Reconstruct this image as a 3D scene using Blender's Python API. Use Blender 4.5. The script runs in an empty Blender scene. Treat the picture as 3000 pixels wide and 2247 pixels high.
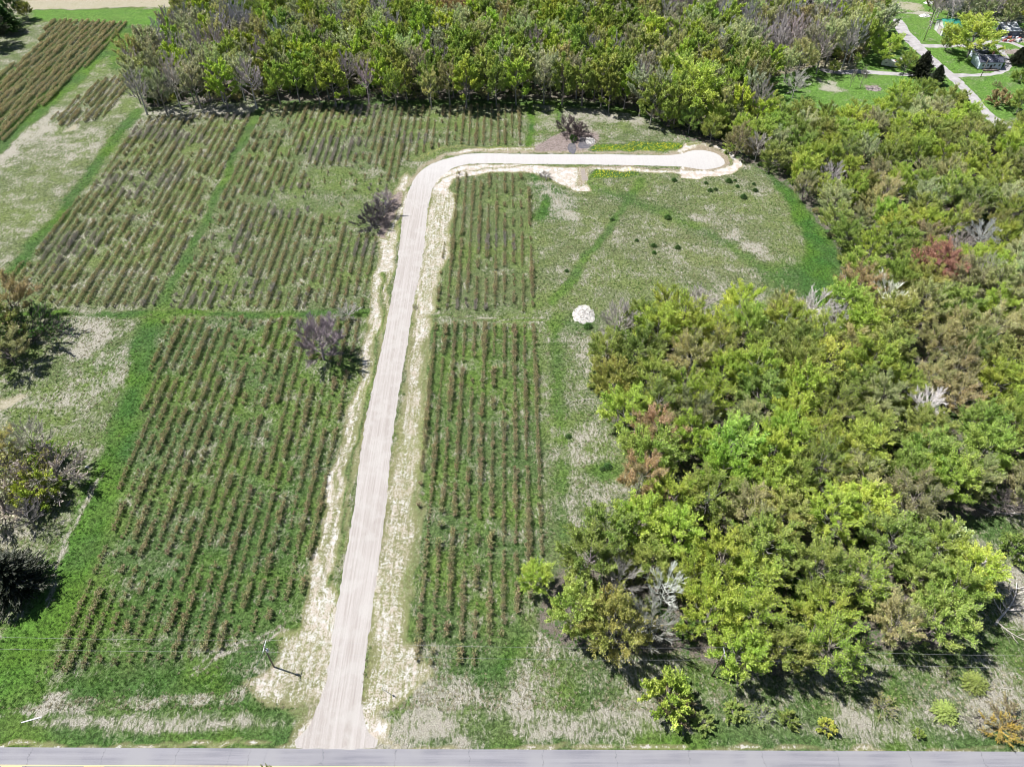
import bpy, math, random
import numpy as np
from mathutils import Vector, Matrix

sc = bpy.context.scene
# ------------------------------------------------------------------ camera, sky, sun
CAM_H = 150.0; FPX = 2224.0; PITCH = math.radians(45.6)
cam_d = bpy.data.cameras.new('camera'); cam = bpy.data.objects.new('camera', cam_d)
sc.collection.objects.link(cam); sc.camera = cam
cam.location = (0, 0, CAM_H); cam.rotation_euler = (math.radians(90) - PITCH, 0, 0)
cam_d.sensor_width = 36.0; cam_d.lens = 36.0 * FPX / 3000.0
cam_d.clip_start = 1.0; cam_d.clip_end = 9000.0

SUN_EL = math.radians(57); SHADOW_DIR = Vector((0.95, -0.31, 0)).normalized()
world = bpy.data.worlds.new("World"); sc.world = world; world.use_nodes = True
wn = world.node_tree; wn.nodes.clear()
sky = wn.nodes.new('ShaderNodeTexSky'); sky.sky_type = 'NISHITA'; sky.sun_disc = False
sky.sun_elevation = SUN_EL
sky.sun_rotation = math.atan2(-SHADOW_DIR.x, -SHADOW_DIR.y)
sky.altitude = 200; sky.dust_density = 1.0
bg = wn.nodes.new('ShaderNodeBackground'); bg.inputs[1].default_value = 0.048
wo = wn.nodes.new('ShaderNodeOutputWorld')
wn.links.new(sky.outputs[0], bg.inputs[0]); wn.links.new(bg.outputs[0], wo.inputs[0])
sd = bpy.data.lights.new('sun', 'SUN'); sun = bpy.data.objects.new('sun', sd); sc.collection.objects.link(sun)
sd.energy = 5.0; sd.angle = math.radians(0.5); sd.color = (1.0, 0.965, 0.92)
ldir = Vector((SHADOW_DIR.x * math.cos(SUN_EL), SHADOW_DIR.y * math.cos(SUN_EL), -math.sin(SUN_EL)))
sun.rotation_euler = ldir.to_track_quat('-Z', 'Y').to_euler()
sc.view_settings.view_transform = 'Standard'; sc.view_settings.look = 'None'
sc.view_settings.exposure = 0.98; sc.view_settings.gamma = 1.0
sc.cycles.pixel_filter_type = 'BLACKMAN_HARRIS'; sc.cycles.filter_width = 1.0
sc.cycles.max_bounces = 6; sc.cycles.transparent_max_bounces = 8
sc.cycles.diffuse_bounces = 2; sc.cycles.glossy_bounces = 2; sc.cycles.transmission_bounces = 3

RS = np.random.RandomState(11); random.seed(5)

# ------------------------------------------------------------------ survey: photo point -> metres on the ground (or at height h)
def G(px, py, h=0.0):
    x = (px - 1500) / FPX; y = -(py - 1123.5) / FPX
    dy = math.cos(PITCH) + y * math.sin(PITCH); dz = -math.sin(PITCH) + y * math.cos(PITCH)
    t = (CAM_H - h) / -dz
    return (x * t, dy * t)
def GP(pts): return np.array([G(*p) for p in pts])
def project(X, Y, Z):
    """metres -> survey pixel (used only to decide what lies inside the picture and how large it shows)"""
    zc = Z - CAM_H
    dep = Y * math.cos(PITCH) - zc * math.sin(PITCH); up = Y * math.sin(PITCH) + zc * math.cos(PITCH)
    return 1500 + FPX * X / dep, 1123.5 - FPX * up / dep, dep

def inside(P, poly):
    x, y = P[:, 0], P[:, 1]; c = np.zeros(len(P), bool); n = len(poly)
    for i in range(n):
        x1, y1 = poly[i]; x2, y2 = poly[(i + 1) % n]
        if y1 == y2: continue
        m = ((y1 > y) != (y2 > y)) & (x < (x2 - x1) * (y - y1) / (y2 - y1) + x1)
        c ^= m
    return c
def edge_dist(P, poly, closed=True):
    d = np.full(len(P), 1e9); n = len(poly)
    for i in range(n if closed else n - 1):
        a = poly[i]; b = poly[(i + 1) % n]; ab = b - a; L = max(ab @ ab, 1e-9)
        t = np.clip(((P - a) @ ab) / L, 0, 1)
        q = P - (a + t[:, None] * ab)
        d = np.minimum(d, np.hypot(q[:, 0], q[:, 1]))
    return d
_w = RS.rand(24, 4)
def wob(P, freq, seed=0):
    r = np.zeros(len(P))
    for i in range(6):
        a, b, c, e = _w[(i + seed * 5) % 24]
        th = a * 6.283 ; f = freq * (0.6 + 1.6 * b)
        r += np.sin((P[:, 0] * math.cos(th) + P[:, 1] * math.sin(th)) * f + c * 6.283)
    return r / 3.0

# ------------------------------------------------------------------ tagging and mesh helpers
def tag(o, label=None, cat=None, group=None, kind=None):
    if label: o['label'] = label
    if cat: o['category'] = cat
    if group: o['group'] = group
    if kind: o['kind'] = kind
    return o
def empty(name, loc, rz=0.0, label=None, cat=None, group=None):
    o = bpy.data.objects.new(name, None); sc.collection.objects.link(o)
    o.location = loc; o.rotation_euler = (0, 0, rz); o.empty_display_size = 0.5
    return tag(o, label, cat, group)
def np_mesh(name, V, F, mats=(), mi=None, smooth=False):
    """V (n,3); F list of (m,k) int arrays"""
    me = bpy.data.meshes.new(name); F = [f for f in F if len(f)]
    me.vertices.add(len(V)); me.vertices.foreach_set('co', np.asarray(V, np.float32).ravel())
    nl = sum(f.size for f in F); npoly = sum(len(f) for f in F)
    me.loops.add(nl); me.polygons.add(npoly)
    me.loops.foreach_set('vertex_index', np.concatenate([f.ravel() for f in F]).astype(np.int32))
    tot = np.concatenate([np.full(len(f), f.shape[1]) for f in F]); st = np.concatenate([[0], np.cumsum(tot)[:-1]])
    me.polygons.foreach_set('loop_start', st.astype(np.int32)); me.polygons.foreach_set('loop_total', tot.astype(np.int32))
    for m in mats: me.materials.append(m)
    if mi is not None: me.polygons.foreach_set('material_index', np.asarray(mi, np.int32))
    me.polygons.foreach_set('use_smooth', np.full(npoly, smooth))
    me.update(calc_edges=True); me.validate()
    return me
def add(name, me, parent=None, loc=(0, 0, 0), rot=(0, 0, 0)):
    o = bpy.data.objects.new(name, me); sc.collection.objects.link(o)
    o.parent = parent; o.location = loc; o.rotation_euler = rot
    return o
class MB:
    """collects boxes, tubes and prisms into one mesh"""
    def __init__(s): s.v = []; s.f = []
    def poly(s, pts, faces):
        b = len(s.v); s.v += [tuple(p) for p in pts]; s.f += [tuple(i + b for i in f) for f in faces]
    def box(s, c, d, rz=0.0, taper=1.0):
        x, y, z = c; a, b, h = d[0] / 2, d[1] / 2, d[2] / 2; cs, sn = math.cos(rz), math.sin(rz); P = []
        for k, t in ((-1, 1.0), (1, taper)):
            for i, j in ((-1, -1), (1, -1), (1, 1), (-1, 1)):
                u, w = i * a * t, j * b * t; P.append((x + u * cs - w * sn, y + u * sn + w * cs, z + k * h))
        s.poly(P, [(3, 2, 1, 0), (4, 5, 6, 7), (0, 1, 5, 4), (1, 2, 6, 5), (2, 3, 7, 6), (3, 0, 4, 7)])
    def tube(s, pts, r, n=6):
        pts = [Vector(p) for p in pts]; rs = r if hasattr(r, '__len__') else [r] * len(pts); rings = []
        for i, p in enumerate(pts):
            d = (pts[min(i + 1, len(pts) - 1)] - pts[max(i - 1, 0)]).normalized()
            u = d.orthogonal().normalized(); w = d.cross(u)
            if i and rings:
                u = (up_ - d * up_.dot(d)).normalized(); w = d.cross(u)
            up_ = u
            rings.append([p + (u * math.cos(6.2832 * k / n) + w * math.sin(6.2832 * k / n)) * rs[i] for k in range(n)])
        P = [q for R in rings for q in R]; F = []
        for i in range(len(rings) - 1):
            for k in range(n): F.append((i * n + k, i * n + (k + 1) % n, (i + 1) * n + (k + 1) % n, (i + 1) * n + k))
        F += [tuple(range(n - 1, -1, -1)), tuple((len(rings) - 1) * n + k for k in range(n))]
        s.poly(P, F)
    def build(s, name, mat, parent=None, loc=(0, 0, 0), rot=(0, 0, 0), smooth=False):
        me = bpy.data.meshes.new(name); me.from_pydata(s.v, [], s.f); me.materials.append(mat)
        if smooth:
            for p in me.polygons: p.use_smooth = True
        return add(name, me, parent, loc, rot)

# ------------------------------------------------------------------ materials
class NT:
    def __init__(s, name):
        s.m = bpy.data.materials.new(name); s.m.use_nodes = True; s.t = s.m.node_tree; s.t.nodes.clear()
        s.out = s.n('ShaderNodeOutputMaterial')
    def n(s, typ, **kw):
        nd = s.t.nodes.new(typ)
        for k, v in kw.items(): setattr(nd, k, v)
        return nd
    def put(s, sock, v):
        if isinstance(v, bpy.types.NodeSocket): s.t.links.new(v, sock)
        else:
            if hasattr(v, '__len__') and len(v) == 3 and sock.type == 'RGBA': v = (*v, 1)
            sock.default_value = v
    def math(s, op, a, b=0.0, c=0.0, clamp=False):
        nd = s.n('ShaderNodeMath', operation=op, use_clamp=clamp)
        s.put(nd.inputs[0], a); s.put(nd.inputs[1], b); s.put(nd.inputs[2], c); return nd.outputs[0]
    def rng(s, v, a, b, c=0.0, d=1.0, smooth=True):
        nd = s.n('ShaderNodeMapRange', interpolation_type='SMOOTHSTEP' if smooth else 'LINEAR')
        s.put(nd.inputs[0], v); s.put(nd.inputs[1], a); s.put(nd.inputs[2], b); s.put(nd.inputs[3], c); s.put(nd.inputs[4], d)
        return nd.outputs[0]
    def mix(s, f, a, b, mode='MIX'):
        nd = s.n('ShaderNodeMix', data_type='RGBA', blend_type=mode)
        s.put(nd.inputs[0], f); s.put(nd.inputs[6], a); s.put(nd.inputs[7], b); return nd.outputs[2]
    def noise(s, vec, scale, detail=4, rough=0.55, dist=0.0):
        nd = s.n('ShaderNodeTexNoise'); s.put(nd.inputs['Vector'], vec); nd.inputs['Scale'].default_value = scale
        nd.inputs['Detail'].default_value = detail; nd.inputs['Roughness'].default_value = rough
        nd.inputs['Distortion'].default_value = dist; return nd.outputs[0]
    def voro(s, vec, scale, feat='F1', out=0):
        nd = s.n('ShaderNodeTexVoronoi', feature=feat); s.put(nd.inputs['Vector'], vec); nd.inputs['Scale'].default_value = scale
        return nd.outputs[out]
    def mapv(s, vec, scale, rz=0.0):
        nd = s.n('ShaderNodeMapping'); s.put(nd.inputs[0], vec); nd.inputs['Scale'].default_value = scale
        nd.inputs['Rotation'].default_value = (0, 0, rz); return nd.outputs[0]
    def attr(s, name, typ='GEOMETRY'):
        nd = s.n('ShaderNodeAttribute', attribute_name=name, attribute_type=typ); return nd
    def pos(s): return s.n('ShaderNodeNewGeometry').outputs['Position']
    def bump(s, h, strength=0.3, dist=0.1):
        nd = s.n('ShaderNodeBump'); s.put(nd.inputs['Height'], h); nd.inputs['Strength'].default_value = strength
        nd.inputs['Distance'].default_value = dist; return nd.outputs[0]
    def bsdf(s, col, rough=0.8, normal=None, metal=0.0, spec=0.3):
        b = s.n('ShaderNodeBsdfPrincipled'); s.put(b.inputs['Base Color'], col); s.put(b.inputs['Roughness'], rough)
        b.inputs['Metallic'].default_value = metal; b.inputs['Specular IOR Level'].default_value = spec
        if normal is not None: s.t.links.new(normal, b.inputs['Normal'])
        s.t.links.new(b.outputs[0], s.out.inputs[0]); return b

def simple(name, c1, c2=None, scale=4.0, rough=0.7, metal=0.0, spec=0.3, bumpk=0.15):
    t = NT(name); p = t.n('ShaderNodeTexCoord').outputs['Object']
    nz = t.noise(p, scale, 5, 0.6)
    col = t.mix(t.rng(nz, .35, .65), c1, c2 or tuple(x * .75 for x in c1))
    t.bsdf(col, rough, t.bump(nz, bumpk, .03), metal, spec); return t.m

def leaf_material(name, transl=0.32):
    t = NT(name)
    a = t.attr('tint', 'INSTANCER').outputs['Color']
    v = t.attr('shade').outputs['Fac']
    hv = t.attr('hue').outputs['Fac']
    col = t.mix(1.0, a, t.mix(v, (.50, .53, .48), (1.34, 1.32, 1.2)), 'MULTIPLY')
    col = t.mix(1.0, col, t.mix(hv, (.90, 1.04, .85), (1.10, .975, 1.05)), 'MULTIPLY')
    d = t.n('ShaderNodeBsdfPrincipled'); t.put(d.inputs['Base Color'], col); d.inputs['Roughness'].default_value = .55
    d.inputs['Specular IOR Level'].default_value = .25
    tr = t.n('ShaderNodeBsdfTranslucent'); t.put(tr.inputs[0], t.mix(1.0, col, (1.15, 1.2, .6), 'MULTIPLY'))
    mx = t.n('ShaderNodeMixShader'); mx.inputs[0].default_value = transl
    t.t.links.new(d.outputs[0], mx.inputs[1]); t.t.links.new(tr.outputs[0], mx.inputs[2]); t.t.links.new(mx.outputs[0], t.out.inputs[0])
    return t.m
def bark_material():
    t = NT('bark'); a = t.attr('bark', 'INSTANCER').outputs['Color']
    nz = t.noise(t.mapv(t.n('ShaderNodeTexCoord').outputs['Object'], (6, 6, 1.2)), 1.0, 5, .65)
    t.bsdf(t.mix(1.0, a, t.mix(t.rng(nz, .3, .7), (.65, .65, .65), (1.3, 1.3, 1.3)), 'MULTIPLY'), .9, t.bump(nz, .5, .05)); return t.m
LEAF = leaf_material('leaves', .25); BARK = bark_material()

def ground_material():
    t = NT('ground'); p = t.pos()
    c1 = t.n('ShaderNodeSeparateColor'); t.put(c1.inputs[0], t.attr('cover').outputs['Color'])
    c2 = t.n('ShaderNodeSeparateColor'); t.put(c2.inputs[0], t.attr('cover2').outputs['Color'])
    straw, lush, gravel = c1.outputs; dirt, yellow, floor = c2.outputs
    warp = t.n('ShaderNodeVectorMath', operation='ADD')
    nw = t.n('ShaderNodeTexNoise'); t.put(nw.inputs['Vector'], p); nw.inputs['Scale'].default_value = .35
    t.put(warp.inputs[0], p)
    sw = t.n('ShaderNodeVectorMath', operation='SCALE'); t.put(sw.inputs[0], nw.outputs[1]); sw.inputs['Scale'].default_value = 2.2
    t.put(warp.inputs[1], sw.outputs[0]); pw = warp.outputs[0]
    nf = t.noise(pw, 1.5, 7, .72); nff = t.noise(p, 4.6, 4, .7); nm = t.noise(p, .16, 4, .6); nl = t.noise(p, .045, 3, .5)
    comb = t.noise(t.mapv(pw, (1.9, .62, 1), .5), 1.0, 6, .7)          # laid-over tufts
    # straw v green
    g = t.math('ADD', t.math('MULTIPLY', nf, .55), t.math('MULTIPLY', comb, .45))
    g = t.math('ADD', g, t.math('MULTIPLY', t.math('SUBTRACT', nm, .5), .75))
    ms = t.rng(t.math('ADD', g, t.math('MULTIPLY', t.math('SUBTRACT', straw, .5), .40)), .42, .64)
    lv = t.math('ADD', lush, t.math('MULTIPLY', t.math('SUBTRACT', nm, .5), .8))
    lv = t.math('ADD', lv, t.math('MULTIPLY', t.math('SUBTRACT', nl, .5), .8), clamp=True)
    green = t.mix(lv, (.115, .130, .060), (.030, .086, .017))
    green = t.mix(t.rng(nl, .40, .62), green, t.mix(lv, (.132, .148, .062), (.062, .122, .017)))
    lw = t.attr('cover').outputs['Alpha']; green = t.mix(lw, green, t.mix(lv, (.115, .185, .045), (.070, .165, .024)))
    gtx = t.math('MULTIPLY', t.rng(nf, .34, .68, .42, 1.62), t.rng(nff, .3, .7, .62, 1.38))
    green = t.mix(1.0, green, gtx, 'MULTIPLY')
    dull = t.mix(t.rng(nff, .32, .68), (.060, .070, .035), (.265, .262, .18))
    brt = t.mix(t.rng(nff, .32, .68), (.12, .11, .085), (.50, .465, .425))
    sb = t.rng(t.math('ADD', t.math('MULTIPLY', t.math('SUBTRACT', comb, .5), 2.4), t.math('ADD', straw, t.math('MULTIPLY', t.math('SUBTRACT', nm, .5), .8))), .46, .84)
    strc = t.mix(sb, dull, brt)
    col = t.mix(t.math('MULTIPLY', ms, .85), green, strc)
    # woodland floor
    fl = t.mix(t.rng(nff, .35, .65), (.06, .05, .04), (.20, .175, .155))
    fl = t.mix(t.rng(t.math('ADD', nf, t.math('MULTIPLY', t.math('SUBTRACT', nm, .5), .7)), .50, .60), fl, (.05, .10, .025))
    col = t.mix(t.rng(t.math('ADD', floor, t.math('MULTIPLY', t.math('SUBTRACT', nf, .5), .9)), .4, .6), col, fl)
    # bare damp soil
    dc = t.mix(t.rng(nf, .35, .65), (.11, .088, .08), (.27, .225, .21))
    col = t.mix(t.rng(t.math('ADD', dirt, t.math('MULTIPLY', t.math('SUBTRACT', nf, .5), 1.6)), .35, .65), col, dc)
    # pale gravelly clay
    gv = t.math('ADD', gravel, t.math('MULTIPLY', t.math('SUBTRACT', nf, .5), 1.5))
    gv = t.math('ADD', gv, t.math('MULTIPLY', t.math('SUBTRACT', t.noise(t.mapv(p, (1.3, .11, 1)), 1.0, 4, .6), .5), .9))
    gv = t.math('ADD', gv, t.math('MULTIPLY', t.math('SUBTRACT', nff, .5), 1.3))
    gc = t.mix(t.rng(nff, .3, .7), (.27, .215, .165), (.40, .375, .345))
    gc = t.mix(t.rng(t.noise(p, .5, 4, .6), .42, .6), gc, (.42, .41, .395))
    col = t.mix(t.rng(gv, .50, .78), t.mix(t.rng(gravel, .1, .4), col, t.mix(.45, col, (.26, .23, .13))), gc)
    # dandelions
    vd = t.voro(p, 2.1); ym = t.math('MULTIPLY', t.rng(vd, .34, .26), t.rng(t.math('ADD', yellow, t.math('MULTIPLY', t.math('SUBTRACT', nf, .5), 1.2)), .4, .55))
    col = t.mix(ym, col, (.52, .46, .015))
    hgt = t.math('ADD', t.math('MULTIPLY', nf, 1.0), t.math('MULTIPLY', nff, .35))
    hgt = t.math('MULTIPLY', hgt, t.rng(gravel, .2, .9, 1.0, .25))
    t.bsdf(col, .95, t.bump(hgt, 1.0, .42), 0, .12); return t.m

def road_material():
    t = NT('asphalt'); p = t.pos()
    n1 = t.noise(t.mapv(p, (.05, 1.6, 1)), 1.0, 4, .6); n2 = t.noise(p, 9, 3, .6); n3 = t.noise(p, .12, 3, .5)
    col = t.mix(t.rng(n1, .3, .7), (.140, .140, .162), (.200, .199, .222))
    col = t.mix(1.0, col, t.rng(n2, .3, .7, .85, 1.14), 'MULTIPLY'); col = t.mix(t.rng(n3, .35, .7), col, (.20, .20, .215))
    x = t.n('ShaderNodeSeparateXYZ'); t.put(x.inputs[0], p)
    wx = t.math('ADD', x.outputs[0], t.math('MULTIPLY', t.noise(p, .8, 4, .6), 2.2))
    crk = t.math('ABSOLUTE', t.math('SUBTRACT', t.math('FRACT', t.math('DIVIDE', wx, 13.7)), .5))
    col = t.mix(t.math('MULTIPLY', t.rng(crk, .0045, .002), .55), col, (.05, .05, .05))
    t.bsdf(col, .85, t.bump(n2, .2, .02)); return t.m
DRIVE_ROT = -0.01
def drive_material():
    t = NT('crushed_stone'); p = t.pos()
    n1 = t.noise(t.mapv(p, (2.2, .035, 1), DRIVE_ROT), 1.0, 4, .6); n2 = t.noise(p, 6, 4, .7); n3 = t.noise(p, .22, 6, .7)
    col = t.mix(t.rng(n1, .34, .66), (.275, .252, .238), (.345, .326, .314))
    col = t.mix(t.rng(n3, .46, .60, 0, .6), col, (.355, .342, .328))
    y = t.n('ShaderNodeSeparateXYZ'); t.put(y.inputs[0], p)
    col = t.mix(t.rng(y.outputs[1], 225, 285, 0, .85), col, (.40, .395, .395))
    col = t.mix(1.0, col, t.rng(n2, .3, .7, .74, 1.12), 'MULTIPLY')
    t.bsdf(col, .95, t.bump(n2, .35, .03), 0, .1); return t.m

GROUND, ASPHALT, DRIVE = ground_material(), road_material(), drive_material()
YELLOW = simple('yellow_paint', (.60, .50, .19), (.48, .41, .19), 3, .7)
WOODPOLE = simple('pole_wood', (.20, .17, .14), (.12, .10, .085), 6, .9)
GREYMETAL = simple('grey_metal', (.52, .54, .56), (.42, .44, .47), 3, .5)
WHITE = simple('white_paint', (.56, .56, .56), (.46, .46, .46), 1.5, .6)
PALEBLUE = simple('pale_siding', (.56, .62, .72), (.48, .55, .66), 1.0, .6)
DARK = simple('dark_fabric', (.035, .038, .045), (.06, .065, .07), 3, .8)
GLASS = simple('window_glass', (.05, .06, .08), (.03, .04, .05), 2, .12, 0, .6)
GREENROOF = simple('green_metal_roof', (.04, .22, .16), (.05, .25, .185), .8, .45)
DARKROOF = simple('dark_shingles', (.045, .05, .075), (.075, .08, .11), 1.6, .85)
WHITEROOF = simple('white_metal_roof', (.44, .46, .48), (.38, .40, .43), .8, .5)
SLATE = simple('slate_siding', (.13, .15, .20), (.10, .115, .16), 1.5, .7)
ORANGE = simple('orange_panel', (.62, .20, .10), (.5, .16, .08), 3, .6)
WATER = None
def water_mat():
    t = NT('muddy_water'); p = t.pos(); n = t.noise(p, .6, 3)
    t.bsdf(t.mix(t.rng(n, .3, .7), (.085, .085, .10), (.14, .13, .135)), .12, t.bump(t.noise(p, 2.5, 3), .08, .02), 0, .5); return t.m
WATER = water_mat()
STONE = None
def stone_mat():
    t = NT('pale_stone'); p = t.n('ShaderNodeTexCoord').outputs['Object']; v = t.voro(p, 4.5, 'F1', 1); n = t.noise(p, 3, 5, .65)
    sp = t.n('ShaderNodeSeparateColor'); t.put(sp.inputs[0], v)
    col = t.mix(t.rng(sp.outputs[0], .1, .9, 0, 1, False), (.34, .32, .30), (.50, .49, .48))
    col = t.mix(t.rng(n, .60, .66), col, (.10, .17, .05))
    t.bsdf(col, .95, t.bump(t.voro(p, 4.5), .8, .12), 0, .1); return t.m
STONE = stone_mat()

# ------------------------------------------------------------------ GROUND: one sheet, ground-cover amounts laid out in metres
def axis(a, b, step, far):
    core = list(np.arange(a, b + .01, step)); lo = []; hi = []; d = step
    x = a
    while x > -far: d *= 1.35; x -= d; lo.append(x)
    x = b; d = step
    while x < far: d *= 1.35; x += d; hi.append(x)
    return np.array(lo[::-1] + core + hi)
gx = axis(-290, 300, .8, 3500); gy = axis(44, 452, .8, 3500)
NX, NY = len(gx), len(gy)
XX, YY = np.meshgrid(gx, gy); GPT = np.stack([XX.ravel(), YY.ravel()], 1)
WPT = GPT + np.stack([wob(GPT, .45, 0) * .7 + wob(GPT, .12, 1) * 1.0, wob(GPT, .5, 2) * .7 + wob(GPT, .11, 3) * 1.0], 1)
CH = {k: np.full(len(GPT), v, np.float32) for k, v in dict(straw=.50, lush=.45, gravel=0, dirt=0, yellow=0, floor=0, lawn=0).items()}
def blend(w, idx, kw):
    for k, v in kw.items(): CH[k][idx] += (v - CH[k][idx]) * w
def area(pts, feather=2.5, px=True, **kw):
    poly = GP(pts) if px else np.array(pts, float)
    lo = poly.min(0) - feather - 4; hi = poly.max(0) + feather + 4
    idx = np.where((GPT[:, 0] > lo[0]) & (GPT[:, 0] < hi[0]) & (GPT[:, 1] > lo[1]) & (GPT[:, 1] < hi[1]))[0]
    if not len(idx): return
    P = WPT[idx]; d = edge_dist(P, poly) * np.where(inside(P, poly), 1, -1)
    blend(np.clip(.5 + d / feather, 0, 1), idx, kw)
def line(pts, width, feather=1.0, **kw):
    poly = GP(pts); lo = poly.min(0) - width - feather - 4; hi = poly.max(0) + width + feather + 4
    idx = np.where((GPT[:, 0] > lo[0]) & (GPT[:, 0] < hi[0]) & (GPT[:, 1] > lo[1]) & (GPT[:, 1] < hi[1]))[0]
    d = width / 2 - edge_dist(WPT[idx], poly, False)
    blend(np.clip(.5 + d / feather, 0, 1), idx, kw)
def spot(px, py, r, feather=2.0, **kw):
    c = np.array(G(px, py)); a = np.linspace(0, 6.283, 14, endpoint=False)
    area(np.stack([c[0] + r * np.cos(a), c[1] + r * .8 * np.sin(a)], 1), feather, px=False, **kw)

WOOD = [(385,235),(375,165),(450,95),(520,30),(540,-60),(2560,-60),(2600,60),(2540,130),(2440,140),(2330,165),(2225,200),(2225,270),(2300,310),(2380,335),(2580,310),(2650,262),
        (2760,250),(2850,290),(2890,370),(3150,330),(3150,1440),(2860,1480),(2880,1780),(2850,1840),(2500,1870),(2400,1935),(2250,1935),(2000,1890),(1800,1900),(1660,1860),(1590,1800),
        (1570,1730),(1640,1590),(1770,1540),(1810,1440),(1930,1300),(1830,1220),(1760,1130),(1760,1030),(1800,960),(1880,890),(1920,850),(2040,870),(2240,890),(2450,870),
        (2480,700),(2420,600),(2350,515),(2250,445),(2130,395),(2010,350),(1900,280),(1700,240),(1200,245),(800,245),(600,250),(400,270)]
LL = [(480,935),(1052,935),(1040,1060),(985,1280),(945,1480),(900,1720),(860,1790),(780,1830),(700,1885),(640,1905),(560,1925),(440,1935),(340,1945),(140,1975),(230,1750),(330,1500),(400,1280),(440,1100)]
UL1 = [(425,345),(738,332),(462,900),(220,905),(60,880),(25,820),(200,620),(330,460)]
UL2 = [(785,305),(1540,312),(1545,425),(1300,432),(1200,462),(1150,540),(1125,640),(1095,790),(1072,905),(500,905)]
UR = [(1345,510),(1545,512),(1560,650),(1573,925),(1270,905),(1295,760),(1320,600)]
LR = [(1258,945),(1578,958),(1590,1200),(1600,1590),(1560,1720),(1540,1800),(1450,1880),(1400,1950),(1208,1945),(1225,1500),(1250,1100)]
TLF = [(-260,640),(-80,260),(90,160),(150,60),(385,68),(205,245),(0,425),(-200,610)]
ML = [(365,215),(395,255),(310,345),(185,375),(145,350),(290,240)]
def raised(poly, h):           # outline read off the crowns at height h -> outline on the ground
    return np.array([G(x, y, h) for x, y in poly])

# meadow left and upper left
area([(-500,1000),(480,920),(420,1500),(0,2000),(-500,2000)], 4, straw=.50, lush=.50)
area(LL, 3, straw=.39, lush=.72); area(UL1, 3, straw=.48, lush=.42); area(UL2, 3, straw=.44, lush=.48)
area([(-300,1980),(160,1960),(60,2050),(-300,2200)], 6, lawn=.6)
area([(-100,1640),(150,1600),(260,1420),(120,1850),(-100,1950)], 8, lawn=.5)
area([(150,1750),(900,1400),(880,1900),(100,2000)], 20, straw=.33, lush=.85)
area(UR, 3, straw=.36, lush=.42); area(LR, 3, straw=.38, lush=.72)
area([(0,560),(240,330),(420,340),(300,480),(0,800),(-300,900),(-300,500)], 8, straw=.50, lush=.35)
area([(0,500),(120,400),(200,385),(300,370),(310,420),(200,470),(60,470),(0,520)], 4, straw=.64, lush=.4)
area([(0,450),(110,365),(140,330),(250,290),(230,330),(120,400),(60,440),(0,490)], 3, straw=.84)
area([(150,390),(180,350),(200,345),(160,385)], 2, dirt=.4, straw=.9); area([(190,385),(235,345),(225,380)], 2, straw=1.0, gravel=.35)
area([(380,340),(480,320),(700,300),(770,300),(750,330),(600,345),(420,370),(370,380)], 3, straw=.74, lush=.6)
area(TLF, 3, straw=.42, lush=.6); area(ML, 3, straw=.58, lush=.5)
line([(-400,740),(0,425),(205,240),(370,85)], 9, 2, straw=.16, lush=.88, dirt=0)
line([(30,800),(200,600),(370,370),(400,330)], 4.5, 2, straw=.15, lush=.85)
area([(90,30),(500,28),(470,75),(90,58)], 3, straw=.10, lush=.7, lawn=.8); area([(380,60),(480,60),(420,130),(370,200),(330,200),(300,150)], 4, straw=.2, lush=.85)
area([(-100,35),(560,18),(700,-150),(-700,-150)], 2, dirt=.0, straw=.98, gravel=.40)
line([(475,895),(560,720),(640,560),(770,318)], 3.0, 1.0, straw=.02, lush=.75)
line([(-60,930),(150,920),(480,916),(760,920),(1060,915)], 2.6, 1.0, straw=.10, lush=.85)
area([(180,930),(240,915),(330,930),(350,960),(290,1010),(240,1040),(200,1060),(185,990)], 5, straw=.80)
area([(100,1180),(240,1130),(400,1160),(300,1190),(140,1200)], 6, straw=.62); area([(0,1165),(50,1160),(85,1160),(50,1185),(0,1200)], 2, straw=1, gravel=.5)
area([(250,1060),(420,1000),(420,1100),(330,1180),(260,1140)], 8, straw=.66, lush=.8)
area([(430,930),(488,925),(440,1090),(418,1230),(385,1330),(320,1540),(215,1790),(95,1980),(60,2060),(-160,2060),(-40,1930),(110,1740),(190,1560),(250,1400),(350,1180),(395,1010)], 3, straw=.06, lush=.92)
line([(290,1380),(240,1480),(170,1620),(140,1760)], 1.2, 1.2, straw=.8)
area([(0,1380),(140,1500),(150,1600),(70,1640),(-80,1620),(-80,1380)], 5, straw=.66, gravel=.15)
# strip along the paved road, left
area([(-400,1985),(120,1985),(640,1930),(840,1830),(880,1850),(700,2020),(900,2100),(860,2180),(-400,2180)], 4, straw=.22, lush=.88)
for k in range(5): line([(80 - k*30,2080+k*8),(400,2030+k*9),(700,2030+k*7)], .5, .5, straw=.75, dirt=.25)
area([(130,2045),(220,2035),(180,2075),(100,2090)], 1.5, straw=.98, dirt=.2)
area([(40,2130),(200,2095),(420,2075),(700,2090),(860,2125),(700,2155),(300,2150),(90,2150)], 3, straw=.72, lush=.7)
area([(740,1900),(860,1880),(800,1950),(700,1990),(650,1960)], 4, straw=.5)
for dy in (0, 17): line([(560,1955+dy),(680,1890+dy),(820,1842+dy)], .6, .5, straw=.9, dirt=.3)
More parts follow.
